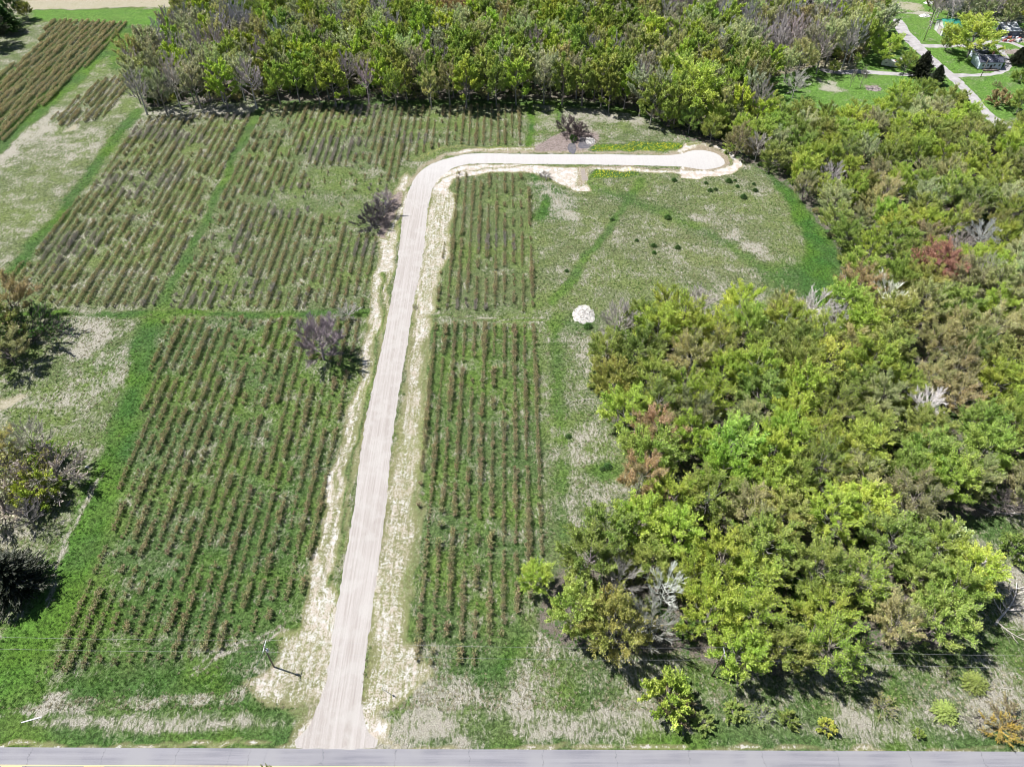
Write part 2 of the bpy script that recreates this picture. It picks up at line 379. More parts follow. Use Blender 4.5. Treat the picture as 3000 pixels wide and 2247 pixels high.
# right of the drive, towards the paved road
area([(1100,2060),(1240,2010),(1400,1950),(1560,1870),(1700,1900),(3200,1950),(3200,2190),(1090,2190)], 4, straw=.62, lush=.6)
area([(1260,1960),(1420,1940),(1520,1830),(1560,1840),(1500,1960),(1420,2010),(1270,2050),(1150,2100),(1090,2140),(1200,2010)], 4, straw=.12, lush=.9)
area([(2850,1500),(3200,1450),(3200,1950),(2800,1950),(2890,1760)], 6, straw=.62, lush=.6); area([(2900,1660),(3000,1640),(3040,1820),(2960,1830)], 3, straw=.9, dirt=.15)
area([(2780,1540),(2950,1480),(2960,1560),(2900,1620)], 5, straw=.3, lush=.8)
area([(1080,2150),(1500,2157),(2100,2140),(3200,2140),(3200,2215),(1080,2200)], 2.5, straw=.18, lush=.85)
area([(-400,2150),(900,2150),(880,2200),(-400,2200)], 2.5, straw=.14, lush=.85)
for a_, b_, c_ in ((1170,2100,14),(1300,2125,11),(1650,2085,6),(1800,2130,5),(1560,2060,6),(2220,2060,6),(2700,2120,6),(2900,2060,8),(2500,2100,7)): spot(a_, b_, c_, 10, straw=.80)
for a_, b_, c_ in ((1700,2020,6),(2150,2080,8),(2350,2075,6),(2620,2020,7),(2780,1960,6),(2050,1975,5),(1420,2110,4),(2960,1900,6)): spot(a_, b_, c_, 9, straw=.38, lush=.7)
# strip between rows and near wood, and the big clearing
area([(1592,950),(1740,950),(1740,1150),(1850,1270),(1800,1420),(1640,1560),(1600,1560)], 4, straw=.52, lush=.50)
line([(1635,950),(1640,1150),(1655,1400),(1640,1560)], 3.4, 2.5, straw=.18, lush=.72)
for a_, b_ in ((1700,1300),(1770,1400),(1720,1020),(1690,1480)): spot(a_, b_, 6, 8, straw=.66)
spot(1770,1370,4,3,straw=.25,lush=.8); spot(1690,920,9,5,straw=.25,lush=.7); spot(1610,890,5,4,straw=.18,lush=.7)
area([(1575,520),(1800,520),(2180,505),(2300,560),(2400,700),(2430,830),(2000,830),(1760,930),(1580,930)], 5, straw=.42, lush=.28)
area([(1900,640),(2150,620),(2250,740),(2150,820),(1960,810),(1850,720)], 14, straw=.50, dirt=.24, lush=.2)
spot(1800,690,9,10,straw=.58,lush=.25); spot(1720,800,8,10,straw=.52); spot(2230,560,7,9,straw=.55)
area([(1560,530),(1640,540),(1700,590),(1690,640),(1570,640)], 4, straw=.62, lush=.9)
line([(1560,515),(1620,560),(1575,640)], 3, 2.5, straw=.15, lush=.95)
line([(1690,525),(1770,560),(1850,590),(1960,620),(2060,680),(2180,740),(2260,800),(2300,850)], 4.5, 6, straw=.26, lush=.80)
for a_, b_, c_ in ((2190,720,3.2),(2215,735,2.8),(2130,690,2.6),(2060,640,3),(2240,760,2.2)): spot(a_, b_, c_, 3, straw=.8, lush=.4)
area([(2250,800),(2430,700),(2440,860),(2290,870)], 7, straw=.30, lush=.85)
line([(1875,528),(1840,590),(1760,700),(1700,780),(1625,890)], 2.8, 1.2, straw=.04, lush=.72)
line([(2050,385),(2120,405),(2210,440),(2290,505),(2350,590),(2395,680),(2420,790),(2400,860)], 12, 2.5, straw=.04, lush=1.0)
area([(1580,530),(1600,530),(1700,640),(1640,640)], 3, straw=.8)
# upper end beyond the drive
area([(1545,310),(1640,310),(1650,425),(1550,425)], 2, straw=.55, lush=.55); line([(1553,312),(1553,425)], 2.2, .8, straw=.03, lush=.9); line([(1636,315),(1640,360)], 2, 1, straw=.05, lush=.8)
area([(1645,330),(1740,315),(1860,340),(2000,400),(1980,420),(1700,425),(1650,400)], 4, straw=.70, dirt=.32, lush=.5)
area([(1740,355),(1980,380),(1980,420),(1750,418)], 5, straw=.48, dirt=.18, lush=.45)
line([(1770,305),(1880,330),(1990,370),(2060,400)], 6, 2, straw=.15, lush=.85); area([(1560,425),(1700,415),(1730,440),(1560,448)], 3, straw=.8, dirt=.5)
line([(790,300),(1200,302),(1560,303),(1740,312)], 4, 2, straw=.15, lush=.8)
spot(1690,405,9,4,dirt=.8); area([(1625,400),(1700,385),(1740,425),(1700,447),(1560,446)], 2, dirt=.85)
area([(1735,425),(2000,418),(2005,436),(1880,443),(1740,440)], 1.5, yellow=.80, straw=.05, lush=.9)
area([(1725,515),(1740,497),(1850,495),(1870,515),(1800,525)], 1.5, yellow=.55, straw=.05, lush=.9)
line([(1210,470),(1265,438),(1350,428),(1560,434)], 3.2, 2, yellow=.42, straw=.3, gravel=.25)
# verges of the drive
area([(1185,500),(1150,560),(1125,660),(1100,800),(1070,930),(1050,1080),(1015,1250),(975,1400),(942,1550),(922,1680),(900,1760),(870,1850),(800,1925),(690,2015),(760,2040),(850,2050),(905,2120),(868,2188),(1000,2188),(1000,1700),(1160,750),(1200,520)], 1.8, gravel=.70, straw=.5, lush=.75, yellow=.1)
area([(1160,560),(1125,640),(1112,690),(1142,700),(1180,560)], 1.5, gravel=.15, dirt=.9)
line([(1128,800),(1108,980),(1085,1130),(1040,1350),(1010,1550),(985,1720)], 1.6, 1.0, gravel=.18, straw=.2, lush=.7, yellow=.25)
line([(1090,1010),(1050,1210),(1000,1420),(960,1600),(940,1760)], .8, .9, gravel=.42, straw=.3)
area([(790,1870),(860,1850),(940,1870),(950,2000),(880,2080),(770,2060),(820,1960)], 3, gravel=.58, yellow=.15)
spot(895,2165,3,2,gravel=.8); spot(1088,2150,3.5,2,gravel=.85)
area([(850,2090),(900,2040),(950,2030),(930,2110),(880,2140)], 2, gravel=.30, lush=.8)
area([(1255,560),(1300,545),(1330,570),(1318,700),(1290,860),(1262,1000),(1252,1150),(1238,1300),(1225,1500),(1205,1750),(1195,1900),(1265,1985),(1190,2040),(1130,2090),(1085,2185),(1060,2100),(1085,1850),(1160,1250),(1240,750)], 1.8, gravel=.63, straw=.5, lush=.7, yellow=.1)
area([(1240,1100),(1225,1500),(1200,1760),(1150,1760),(1165,1400),(1190,1150)], 3, gravel=.56, straw=.55, yellow=.2)
line([(1225,800),(1202,1000),(1165,1250),(1130,1520),(1100,1760),(1075,2000)], 1.4, .9, gravel=.32, straw=.45, dirt=.3, lush=.5, yellow=.2)
line([(1250,1000),(1232,1250),(1215,1500),(1203,1700),(1195,1900)], 1.6, 1.2, gravel=.30, straw=.2, lush=.9, yellow=.25)
area([(1245,540),(1290,505),(1350,487),(1560,487),(1705,490),(1740,560),(1700,560),(1640,530),(1560,508),(1400,512),(1330,525),(1300,580)], 1.5, gravel=.86)
line([(1270,560),(1300,520),(1360,500),(1560,492)], .8, .8, gravel=.4, dirt=.3)
line([(1195,545),(1235,485),(1300,455),(1400,442),(1560,446),(2000,447)], 2.6, 1.5, gravel=.35, dirt=.55, straw=.7)
line([(1330,446),(1420,436),(1560,436)], 2, 1, gravel=.75)
line([(1725,492),(1850,500),(1990,503)], 3.2, 1.2, gravel=.80)
line([(1700,489),(1900,492),(2000,495)], 1.2, .8, gravel=.3, dirt=.8)
BULB = [(1990,520),(2050,524),(2110,522),(2160,508),(2178,490),(2170,470),(2140,440),(2100,425),(2050,415),(2010,420),(1990,440),(1990,500)]
area(BULB, 1.2, gravel=.98, straw=.4, yellow=.3)
area([(2000,440),(2050,425),(2100,435),(2135,460),(2145,485),(2125,500),(2060,505),(2000,498)], 1.5, gravel=.35, dirt=.9)
line([(2020,424),(2060,420),(2110,438),(2150,470),(2140,490)], 1.4, 1, gravel=.2, yellow=.35, lush=.6, straw=.1)
line([(1700,492),(1708,505),(1712,540)], 3.4, 1.2, gravel=.45, dirt=.6)
# worn farm track across the right rows
for dy in (-3, 4): line([(1262,925+dy),(1420,932+dy),(1600,942+dy)], .8, .8, straw=.85, gravel=.25)
line([(1262,927),(1600,942)], 1.0, .7, straw=.1, lush=.6)
# shoulder of the paved road
line([(-1500,2174),(0,2184),(1000,2186),(2000,2190),(3000,2199),(4500,2216)], .7, .7, gravel=.75)
line([(-1500,2310),(4500,2350)], 2.0, .8, gravel=.7)
# homestead
area([(2230,190),(2420,120),(2620,60),(2640,-30),(2720,0),(2800,60),(3100,70),(3200,330),(2890,360),(2700,340),(2350,340),(2230,280)], 4, straw=.30, lush=.6, floor=0, lawn=1)
area([(2230,180),(2350,165),(2370,200),(2300,215),(2200,215)], 3, straw=.9, gravel=.55); area([(2390,175),(2500,175),(2510,205),(2400,205)], 3, straw=.8, gravel=.45)
area([(2540,250),(2580,250),(2580,268),(2540,266)], 2, dirt=.9); area([(2390,230),(2450,240),(2460,270),(2400,262)], 3, straw=.9, dirt=.3)
area([(2920,95),(3000,85),(3080,100),(3080,130),(2960,125)], 3, straw=.8, dirt=.5); area([(2935,145),(3000,145),(2990,160),(2940,158)], 3, straw=.8, dirt=.6)
spot(2670,20,8,4,straw=.8,gravel=.3); line([(2650,38),(2720,38)], 3, 1, straw=.9)
_fl = raised(WOOD, 8.0)
area(_fl, 5, px=False, floor=.72, lush=.6)
V = np.stack([GPT[:, 0], GPT[:, 1], np.zeros(len(GPT))], 1)
ii = (np.arange(NY - 1)[:, None] * NX + np.arange(NX - 1)[None, :]).ravel()
me = np_mesh('ground', V, [np.stack([ii, ii + 1, ii + NX + 1, ii + NX], 1)], [GROUND])
for nm_, ks in (('cover', ('straw', 'lush', 'gravel')), ('cover2', ('dirt', 'yellow', 'floor'))):
    at = me.attributes.new(nm_, 'FLOAT_COLOR', 'POINT')
    at.data.foreach_set('color', np.stack([CH[k] for k in ks] + [CH['lawn'] if nm_ == 'cover' else np.ones(len(GPT), np.float32)], 1).astype(np.float32).ravel())
tag(add('ground', me), 'flat ground of green grass and bleached straw around the rows', kind='structure')

# ------------------------------------------------------------------ roads
def sheet(name, pts, mat, z, label, ragged=.25, step=1.2, px=True, smooth_it=True):
    P = GP(pts) if px else np.array(pts, float); Q = []
    n = len(P)
    for i in range(n):
        a, b, c, d = P[i - 1], P[i], P[(i + 1) % n], P[(i + 2) % n]; L = np.hypot(*(c - b)); m = max(1, int(L / step))
        for k in range(m):
            t = k / m
            q = .5 * ((2 * b) + (-a + c) * t + (2 * a - 5 * b + 4 * c - d) * t * t + (-a + 3 * b - 3 * c + d) * t ** 3) if smooth_it and L < 60 else b + (c - b) * t
            Q.append(q)
    Q = np.array(Q); Q = Q + RS.randn(*Q.shape) * ragged * .5 + np.stack([wob(Q, .9, 1), wob(Q, .8, 2)], 1) * ragged * .5
    import bmesh
    bm = bmesh.new(); vs = [bm.verts.new((x, y, z)) for x, y in Q]; f = bm.faces.new(vs)
    if f.normal.z < 0: f.normal_flip()
    bmesh.ops.triangulate(bm, faces=[f]); me = bpy.data.meshes.new(name); bm.to_mesh(me); bm.free(); me.materials.append(mat)
    me.update()
    for _ in range(1):
        if sum(p.normal.z for p in me.polygons) < 0: me.flip_normals()
    return tag(add(name, me), label, kind='structure')
DR = [(867,2187),(910,2122),(933,2054),(956,1986),(975,1850),(1000,1700),(1036,1497),(1068,1248),(1122,1000),(1163,780),(1179,634),(1195,566),(1217,520),(1240,496),(1281,474),(1344,457),(1400,450),(1543,452),(1770,453),(1960,455),
      (2014,446),(2037,441),(2061,441),(2089,447),(2105,454),(2117,463),(2123,473),(2120,482),(2109,490),(2095,494),(2068,498),(2041,496),(2007,490),
      (1950,487),(1724,483),(1543,481),(1400,480),(1344,487),(1308,506),(1281,530),(1263,566),(1251,634),(1238,760),(1208,908),(1195,998),(1154,1248),(1129,1497),(1088,1800),(1076,1880),(1064,1990),(1060,2060),(1064,2100),(1080,2144),(1102,2187)]
sheet('gravel_road', DR, DRIVE, .012, 'pale crushed stone drive ending in a teardrop turnaround', .22)
yl = G(0, 2188)[1]; yr = G(3000, 2201)[1]; slope = (yr - yl) / (G(3000, 2201)[0] - G(0, 2188)[0])
def ROADY(x, off=0): return yl + (x - G(0, 2188)[0]) * slope + off
def ribbon(name, off0, off1, x0, x1, mat, z, label=None, n=60, parent=None):
    xs = np.linspace(x0, x1, n); V = [(x, ROADY(x, off0), z) for x in xs] + [(x, ROADY(x, off1), z) for x in xs]
    me = np_mesh(name, np.array(V), [np.array([[i, i + 1, n + i + 1, n + i] for i in range(n - 1)])], [mat])
    if me.polygons[0].normal.z < 0: me.flip_normals()
    o = add(name, me, parent); 
    if label: tag(o, label, kind='structure')
    return o
ribbon('paved_road', 0, -7.0, -3000, 3000, ASPHALT, .008, 'weathered grey two lane asphalt road across the bottom')
LANE = G(0, 2188)[1] - G(0, 2239)[1]
V = []; F = []
def strip(x0, x1, o0, o1):
    b = len(V); V.extend([(x0, ROADY(x0, o0), .013), (x1, ROADY(x1, o0), .013), (x1, ROADY(x1, o1), .013), (x0, ROADY(x0, o1), .013)]); F.append((b + 3, b + 2, b + 1, b))
for k in range(-40, 40): strip(k * 12.0, k * 12.0 + 12, -LANE + .0, -LANE - .13)
dx0 = G(35, 2243)[0]
for k in range(-20, 30): strip(dx0 + k * 15.24 - 1.9, dx0 + k * 15.24 + 1.9, -LANE - .25, -LANE - .38)
me = bpy.data.meshes.new('road_marking'); me.from_pydata(V, [], F); me.materials.append(YELLOW)
tag(add('road_marking', me), 'faded yellow centre line, one solid and one dashed stripe', kind='structure')
def path_sheet(name, pts, w, mat, z, label):
    P = GP(pts); L = []; R = []
    for i, p in enumerate(P):
        d = P[min(i + 1, len(P) - 1)] - P[max(i - 1, 0)]; d = d / np.hypot(*d); nrm = np.array([-d[1], d[0]])
        ww = w[i] if hasattr(w, '__len__') else w
        L.append(p + nrm * ww / 2); R.append(p - nrm * ww / 2)
    return sheet(name, L + R[::-1], mat, z, label, .25, 1.5, px=False)
LANEM = simple('dusty_gravel', (.32, .31, .315), (.24, .23, .235), .35, .95)
path_sheet('farm_lane', [(2630,60),(2648,95),(2672,120),(2700,150),(2735,180),(2765,205),(2800,235),(2840,275),(2880,325),(2930,365),(3010,420),(3100,500)], [5,6.5,7,6,5,5,5,5,5.5,6,6,6], LANEM, .010, 'dusty grey farm lane running past the homestead')
path_sheet('farm_driveway', [(2685,134),(2740,136),(2830,134),(2900,125),(2950,122),(3010,143),(3100,150)], 3.8, LANEM, .016, 'pale driveway passing behind the white house')
path_sheet('house_loop_path', [(2785,222),(2850,221),(2905,218),(2940,207),(2955,190),(2950,172),(2935,155),(2925,132)], 3.0, LANEM, .020, 'narrow pale driveway looping round the white house')
path_sheet('meadow_track', [(2405,205),(2450,212),(2520,211),(2600,216),(2660,219),(2735,220),(2762,208)], [3,4,4.2,4,3.4,3.4,3.4], LANEM, .024, 'pale gravel track across the bright meadow')
sheet('puddle', [(1667,422),(1678,418),(1686,424),(1688,440),(1680,452),(1670,450),(1663,435)], WATER, .012, 'dark muddy puddle beside the drive', .1)
sheet('puddle', [(1702,400),(1716,405),(1732,428),(1715,436),(1695,433),(1698,415)], WATER, .013, 'dark wet hollow under the bare brush', .2)
MUD = simple('wet_clay', (.24, .21, .18), (.20, .175, .155), .8, .5)
sheet('ditch', [(1702,494),(1712,494),(1715,510),(1724,528),(1722,530),(1706,530),(1703,512)], MUD, .012, 'short muddy ditch draining from the drive', .1)

# ------------------------------------------------------------------ trees: skeleton + leaf sprays
def unit(v): return v / np.maximum(np.linalg.norm(v, axis=-1, keepdims=True), 1e-9)
def frusta(P0, P1, R0, R1, n):
    """many tapered segments at once"""
    d = unit(P1 - P0); a = np.where(np.abs(d[:, 2:3]) < .9, [[0, 0, 1.]], [[1., 0, 0]]); u = unit(np.cross(d, a)); w = np.cross(d, u)
    k = np.arange(n) * 2 * math.pi / n; c = np.cos(k)[None, :, None]; s = np.sin(k)[None, :, None]
    ring = u[:, None] * c + w[:, None] * s
    A = P0[:, None] + ring * R0[:, None, None]; B = P1[:, None] + ring * R1[:, None, None]
    V = np.concatenate([A, B], 1).reshape(-1, 3); m = len(P0); b = np.arange(m)[:, None] * 2 * n; i = np.arange(n)[None]; j = (i + 1) % n
    F = np.stack([b + i, b + j, b + n + j, b + n + i], -1).reshape(-1, 4)
    return V, F
def bez(a, b, c, t): return a * (1 - t) ** 2 + 2 * b * t * (1 - t) + c * t * t
def make_tree(seed, h=14., cr=5.5, cb=.3, limbs=16, sub=8, tw=5, lv=15, ll=.42, lw=.20, up=.35, shell=1.0, lean=0.0, twig_r=.02, ragged=.25, flat=0.0):
    R = np.random.RandomState(seed); S = [[], [], [], []]; T = [[], [], [], []]; tr = h * .016 + .05
    top = np.array([R.randn() * .3 + lean, R.randn() * .3, h * .82]); mid = np.array([R.randn() * .4, R.randn() * .4, h * .45])
    o = np.array([0, 0, -.3]); q = [bez(o, mid, top, t) for t in np.linspace(0, 1, 8)]
    for i in range(7):
        for L, x in zip(S, (q[i], q[i + 1], tr * (1 - i / 8.2), tr * (1 - (i + 1) / 8.2))): L.append(x)
    cz = h * (cb + 1) / 2; rz = h * (1 - cb) / 2; cen = np.array([lean * .6, 0, cz]); fan = np.array([lean * .3, 0, h * max(cb, .12)]); tws = []; twd = []; twl = []; tws_id = []
    phase = R.rand() * 6.28; lob = 1 + ragged * np.sin(np.arange(limbs) * 2.4 + R.rand() * 6)
    for i in range(limbs):
        az = phase + i * 2.39996 + R.randn() * .25; el = math.asin(np.clip(-.55 + 1.5 * ((i + .5) / limbs) + R.randn() * .06, -.6, .98))
        dirv = np.array([math.cos(az) * math.cos(el), math.sin(az) * math.cos(el), math.sin(el)])
        rr = (.78 + .22 * R.rand()) * (1 + ragged * R.randn() * .45) * shell
        end = cen + dirv * np.array([cr, cr, rz]) * rr
        t0 = np.clip((end[2] - cr * .55) / (h * .82), .12, .93) * (.75 + .25 * R.rand()); st = bez(o, mid, top, t0)
        ctl = st * .45 + end * .55 + np.array([0, 0, -.05 * h * up]) + dirv * .3
        q = [bez(st, ctl, end, t) for t in np.linspace(0, 1, 6)]; r0 = tr * .42 * (1 - t0 * .5)
        for k in range(5):
            for L, x in zip(S, (q[k], q[k + 1], r0 * (1 - k / 5.6), r0 * (1 - (k + 1) / 5.6))): L.append(x)
        lh = R.rand()
        for j in range(sub):
            t = .35 + .65 * (j + R.rand()) / sub; b0 = bez(st, ctl, end, t)
            d = unit(unit(b0 - fan) * .9 + unit(end - st) * .35 + R.randn(3) * .42 + np.array([0, 0, up * .6])); L2 = cr * (.26 + .2 * R.rand())
            b1 = b0 + d * L2
            for L, x in zip(T, (b0, b1, r0 * .36, max(r0 * .14, twig_r))): L.append(x)
            for k in range(tw):
                s0 = b0 + (b1 - b0) * (.25 + .75 * R.rand()); dd = unit(d * 1.0 + R.randn(3) * .42 + np.array([0, 0, up * .7])); L3 = cr * (.10 + .12 * R.rand())
                tws.append(s0); twd.append(dd * L3); tws_id.append((lh, R.rand()))
    tws = np.array(tws); twd = np.array(twd); ids = np.array(tws_id)
    SA = [np.array(x) for x in S]; TA = [np.array(x) for x in T]
    V1, F1 = frusta(*SA, 6); V2, F2 = frusta(*TA, 4); F2 = F2 + len(V1)
    Vt, Ft = np.concatenate([V1, V2]), np.concatenate([F1, F2])
    V3, F3 = frusta(tws, tws + twd, np.full(len(tws), twig_r), np.full(len(tws), twig_r * .6), 3)
    out = dict(trunk=(Vt, Ft), twigs=(V3, F3))
    if lv:
        n = len(tws) * lv; ti = np.repeat(np.arange(len(tws)), lv); t = R.rand(n, 1) * 1.15
        c = tws[ti] + twd[ti] * t + R.randn(n, 3) * cr * .028
        d = unit(unit(twd[ti]) + R.randn(n, 3) * .38); s = unit(np.cross(d, R.randn(n, 3)))
        sz = (.6 + .8 * R.rand(n, 1)); a = d * ll * .5 * sz; b = s * lw * .5 * sz
        V = np.stack([c - a, c + b, c + a, c - b], 1).reshape(-1, 3); F = np.arange(n * 4).reshape(-1, 4)
        shade = np.clip(.5 + .28 * (ids[ti, 1] - .5) * 2 + .30 * (ids[ti, 0] - .5) + R.randn(n) * .16, 0, 1)
        hue = np.clip(.5 + .7 * (ids[ti, 0] - .5) + R.randn(n) * .18, 0, 1)
        out['leaves'] = (V, F, shade, hue)
    return out
def conifer(seed, h=11., cr=3.6, layers=26):
    R = np.random.RandomState(seed); c = []; d = []; sid = []; P0 = []; P1 = []; r0 = []
    for i in range(layers):
        z = h * (.06 + .92 * i / layers); rad = cr * (1 - (i / layers) ** 1.15) * (.85 + .3 * R.rand()) + .15; nb = 13
        for k in range(nb):
            az = k * 6.283 / nb + R.rand() * .6 + i; L = rad * (.75 + .35 * R.rand())
            dv = unit(np.array([math.cos(az), math.sin(az), .25 + .3 * i / layers])); p = np.array([0, 0, z]); P0.append(p); P1.append(p + dv * L); r0.append(.05)
            m = int(14 + L * 13); t = .2 + .8 * R.rand(m, 1); c.append(p + dv * L * t + R.randn(m, 3) * (.10 + .16 * (1 - t)) + [0, 0, 0]); 
            d.append(unit(dv + R.randn(m, 3) * .5)); sid.append(np.full(m, R.rand()))
    c = np.concatenate(c); d = np.concatenate(d); sid = np.concatenate(sid); n = len(c); s = unit(np.cross(d, R.randn(n, 3)))
    a = d * .24; b = s * .075; V = np.stack([c - a, c + b, c + a, c - b], 1).reshape(-1, 3)
    V1, F1 = frusta(np.array([[0, 0, -.2], [0, 0, h * .5]]), np.array([[0, 0, h * .5], [0, 0, h]]), np.array([.2, .12]), np.array([.12, .02]), 7)
    V2, F2 = frusta(np.array(P0), np.array(P1), np.array(r0), np.array(r0) * .3, 3)
    return dict(trunk=(V1, F1), twigs=(V2, F2), leaves=(V, np.arange(n * 4).reshape(-1, 4), np.clip(sid * .6 + .2 + R.randn(n) * .12, 0, 1), np.clip(.5 + R.randn(n) * .2, 0, 1)))
def bushy(seed, h=1.25, r=.62, stems=12, leaves=90, ll=.20, lw=.09, spread=.9):
    R = np.random.RandomState(seed); P0 = []; P1 = []; c = []; d = []
    for i in range(stems):
        az = R.rand() * 6.283; e = np.array([math.cos(az) * r * R.rand() ** .5, math.sin(az) * r * R.rand() ** .5, h * (.6 + .4 * R.rand())]); b = np.array([math.cos(az), math.sin(az), 0]) * r * .18
        m = (b + e) / 2 + R.randn(3) * .05 + [0, 0, h * .08]; P0 += [b, m]; P1 += [m, e]
        for k in range(3):
            t = m + (e - m) * R.rand(); f = t + unit(unit(e - m) + R.randn(3) * .6) * h * .25; P0.append(t); P1.append(f)
    P0 = np.array(P0); P1 = np.array(P1); rr = np.full(len(P0), .016 * max(h, 1)); V1, F1 = frusta(P0, P1, rr, rr * .6, 3)
    k = R.randint(0, len(P0), leaves); t = R.rand(leaves, 1) ** .6; c = P0[k] + (P1[k] - P0[k]) * t + R.randn(leaves, 3) * h * .05
    c[:, 2] = np.maximum(c[:, 2], .1); d = unit(unit(P1[k] - P0[k]) + R.randn(leaves, 3) * .7); s = unit(np.cross(d, R.randn(leaves, 3)))
    a = d * ll / 2; b = s * lw / 2; V = np.stack([c - a, c + b, c + a, c - b], 1).reshape(-1, 3)
    return dict(trunk=(V1, F1), leaves=(V, np.arange(leaves * 4).reshape(-1, 4), np.clip(.25 + .6 * c[:, 2] / h + R.randn(leaves) * .12, 0, 1), R.rand(leaves)))  # leaf tone rises with height: lit tops and shaded bases painted in
def leaf_mesh(name, g, withtw=True):
    if 'leaves' in g:
        V, F, sh, hu = g['leaves']; k = 0
        if withtw and 'twigs' in g: V2, F2 = g['twigs']; k = len(F2); Vall = np.concatenate([V, V2]); FF = [F, F2 + len(V)]
        else: Vall = V; FF = [F]
        me = np_mesh(name, Vall, FF, [LEAF, BARK], np.r_[np.zeros(len(F)), np.ones(k)])
        for nm_, a in (('shade', sh), ('hue', hu)):
            at = me.attributes.new(nm_, 'FLOAT', 'POINT'); at.data.foreach_set('value', np.r_[np.repeat(a, 4), np.zeros(len(Vall) - len(V))].astype(np.float32))
    else:
        V, F = g['twigs']; me = np_mesh(name, V, [F], [BARK])
    return me
def whole_mesh(name, g):
    Vs = [g['trunk'][0]]; Fs = [g['trunk'][1]]; n = len(Vs[0])
    if 'twigs' in g: Vs.append(g['twigs'][0]); Fs.append(g['twigs'][1] + n); n += len(Vs[-1])
    nb = sum(len(f) for f in Fs); nl = 0
    if 'leaves' in g: Vs.append(g['leaves'][0]); Fs.append(g['leaves'][1] + n); nl = len(Fs[-1])
    me = np_mesh(name, np.concatenate(Vs), Fs, [LEAF, BARK], np.r_[np.ones(nb), np.zeros(nl)])
    if nl:
        for nm_, a in (('shade', g['leaves'][2]), ('hue', g['leaves'][3])):
            at = me.attributes.new(nm_, 'FLOAT', 'POINT'); at.data.foreach_set('value', np.r_[np.zeros(n), np.repeat(a, 4)].astype(np.float32))
    return me
KIND = {}
def variant(key, gens, h, cc): KIND[key] = dict(g=gens, h=h, cc=cc, m=None)
variant('leafy', [make_tree(100 + i, h=13.5, cr=5.6, cb=.18, limbs=26, sub=10, tw=8, lv=13, ll=.37, lw=.13, up=.4, ragged=.26, lean=(i % 3 - 1) * .8) for i in range(5)], 13.5, 8)
variant('budding', [make_tree(200 + i, h=13.5, cr=5.5, cb=.18, limbs=25, sub=10, tw=8, lv=10, ll=.32, lw=.11, up=.5, ragged=.30, twig_r=.03, lean=(i % 3 - 1) * .8) for i in range(4)], 13.5, 8)
variant('tall', [make_tree(300 + i, h=19, cr=4.9, cb=.24, limbs=24, sub=9, tw=7, lv=9, ll=.52, lw=.27, up=.4, ragged=.35) for i in range(4)], 19, 12)
variant('tallbud', [make_tree(400 + i, h=19, cr=4.8, cb=.26, limbs=22, sub=9, tw=7, lv=7, ll=.42, lw=.20, up=.55, ragged=.35, twig_r=.035) for i in range(3)], 19, 12)
variant('bare', [make_tree(500 + i, h=13, cr=4.8, cb=.25, limbs=20, sub=10, tw=8, lv=0, up=.5, twig_r=.034) for i in range(3)], 13, 8)
variant('tallbare', [make_tree(600 + i, h=18, cr=4.4, cb=.35, limbs=18, sub=9, tw=10, lv=0, up=.8, twig_r=.045) for i in range(2)], 18, 12)
variant('oak', [make_tree(550, h=13, cr=5.0, cb=.15, limbs=30, sub=13, tw=13, lv=0, up=.45, twig_r=.036)], 13, 8)
variant('conifer', [conifer(700 + i, 10.5, 3.9) for i in range(2)], 10.5, 4)
variant('shrub', [make_tree(800 + i, h=4.2, cr=2.7, cb=.02, limbs=20, sub=8, tw=6, lv=12, ll=.26, lw=.14, up=.3) for i in range(3)], 4.2, 2)
variant('brush', [make_tree(850 + i, h=3.6, cr=2.8, cb=.02, limbs=20, sub=8, tw=7, lv=2, ll=.24, lw=.10, up=.4, twig_r=.022) for i in range(2)], 3.6, 1.8)
for k, d in KIND.items():
    d['m'] = [(np_mesh('trunk', g['trunk'][0], [g['trunk'][1]], [BARK]), leaf_mesh('crown', g)) for g in d['g']]

C = dict(lime=(.45, .56, .12), yellow=(.47, .57, .12), bright=(.36, .47, .125), green=(.29, .38, .11), deep=(.06, .13, .03), olive=(.38, .44, .14), tan=(.53, .52, .28),
         grey=(.45, .46, .38), russet=(.52, .40, .25), red=(.50, .27, .23), brown=(.40, .37, .22), pale=(.58, .63, .40), dark=(.035, .046, .030), orange=(.44, .34, .08), plum=(.085, .072, .085), ash=(.36, .32, .34))
WORD = dict(lime='lime green', yellow='yellow green', bright='bright green', green='mid green', deep='deep green', olive='olive green', tan='tan budding', grey='grey green', russet='russet budding',
            red='dusky red', brown='brown budding', pale='pale silvery green', dark='very dark green', orange='ochre yellow')
GREYB, WHITEB, DARKB = (.24, .22, .20), (.78, .76, .74), (.11, .095, .085)
PROTO_USED = set(); ALLT = []
def tint_of(c, R=RS, amt=.10): 
    b = 1 + R.randn() * amt; return tuple(float(max(0.01, x * b * (1 + R.randn() * .04))) for x in c)
def place(kind, x, y, h, colour, bark=None, wid=1.0, rz=None, name=None, label=None, cat='tree', group=None, var=None):
    d = KIND[kind]; i = RS.randint(len(d['m'])) if var is None else var; s = h / d['h']
    o = empty(name or 'tree', (x, y, 0), RS.rand() * 6.28 if rz is None else rz, label, cat, group); o.scale = (s * wid, s * wid, s)
    tc = tint_of(C[colour]) if isinstance(colour, str) else colour; bc = tint_of(bark or GREYB, amt=.08)
    for nm_, me in zip(('trunk', 'crown'), d['m'][i]):
        c = add(nm_, me, o); c['tint'] = tc; c['bark'] = bc
    return o
def at(px, py, hc, kind, h, colour, label, **kw):
    """a tree whose crown shows round photo point px,py; hc = height of crown centre"""
    x, y = G(px, py, hc); return place(kind, x, y, h, colour, label=label, **kw)

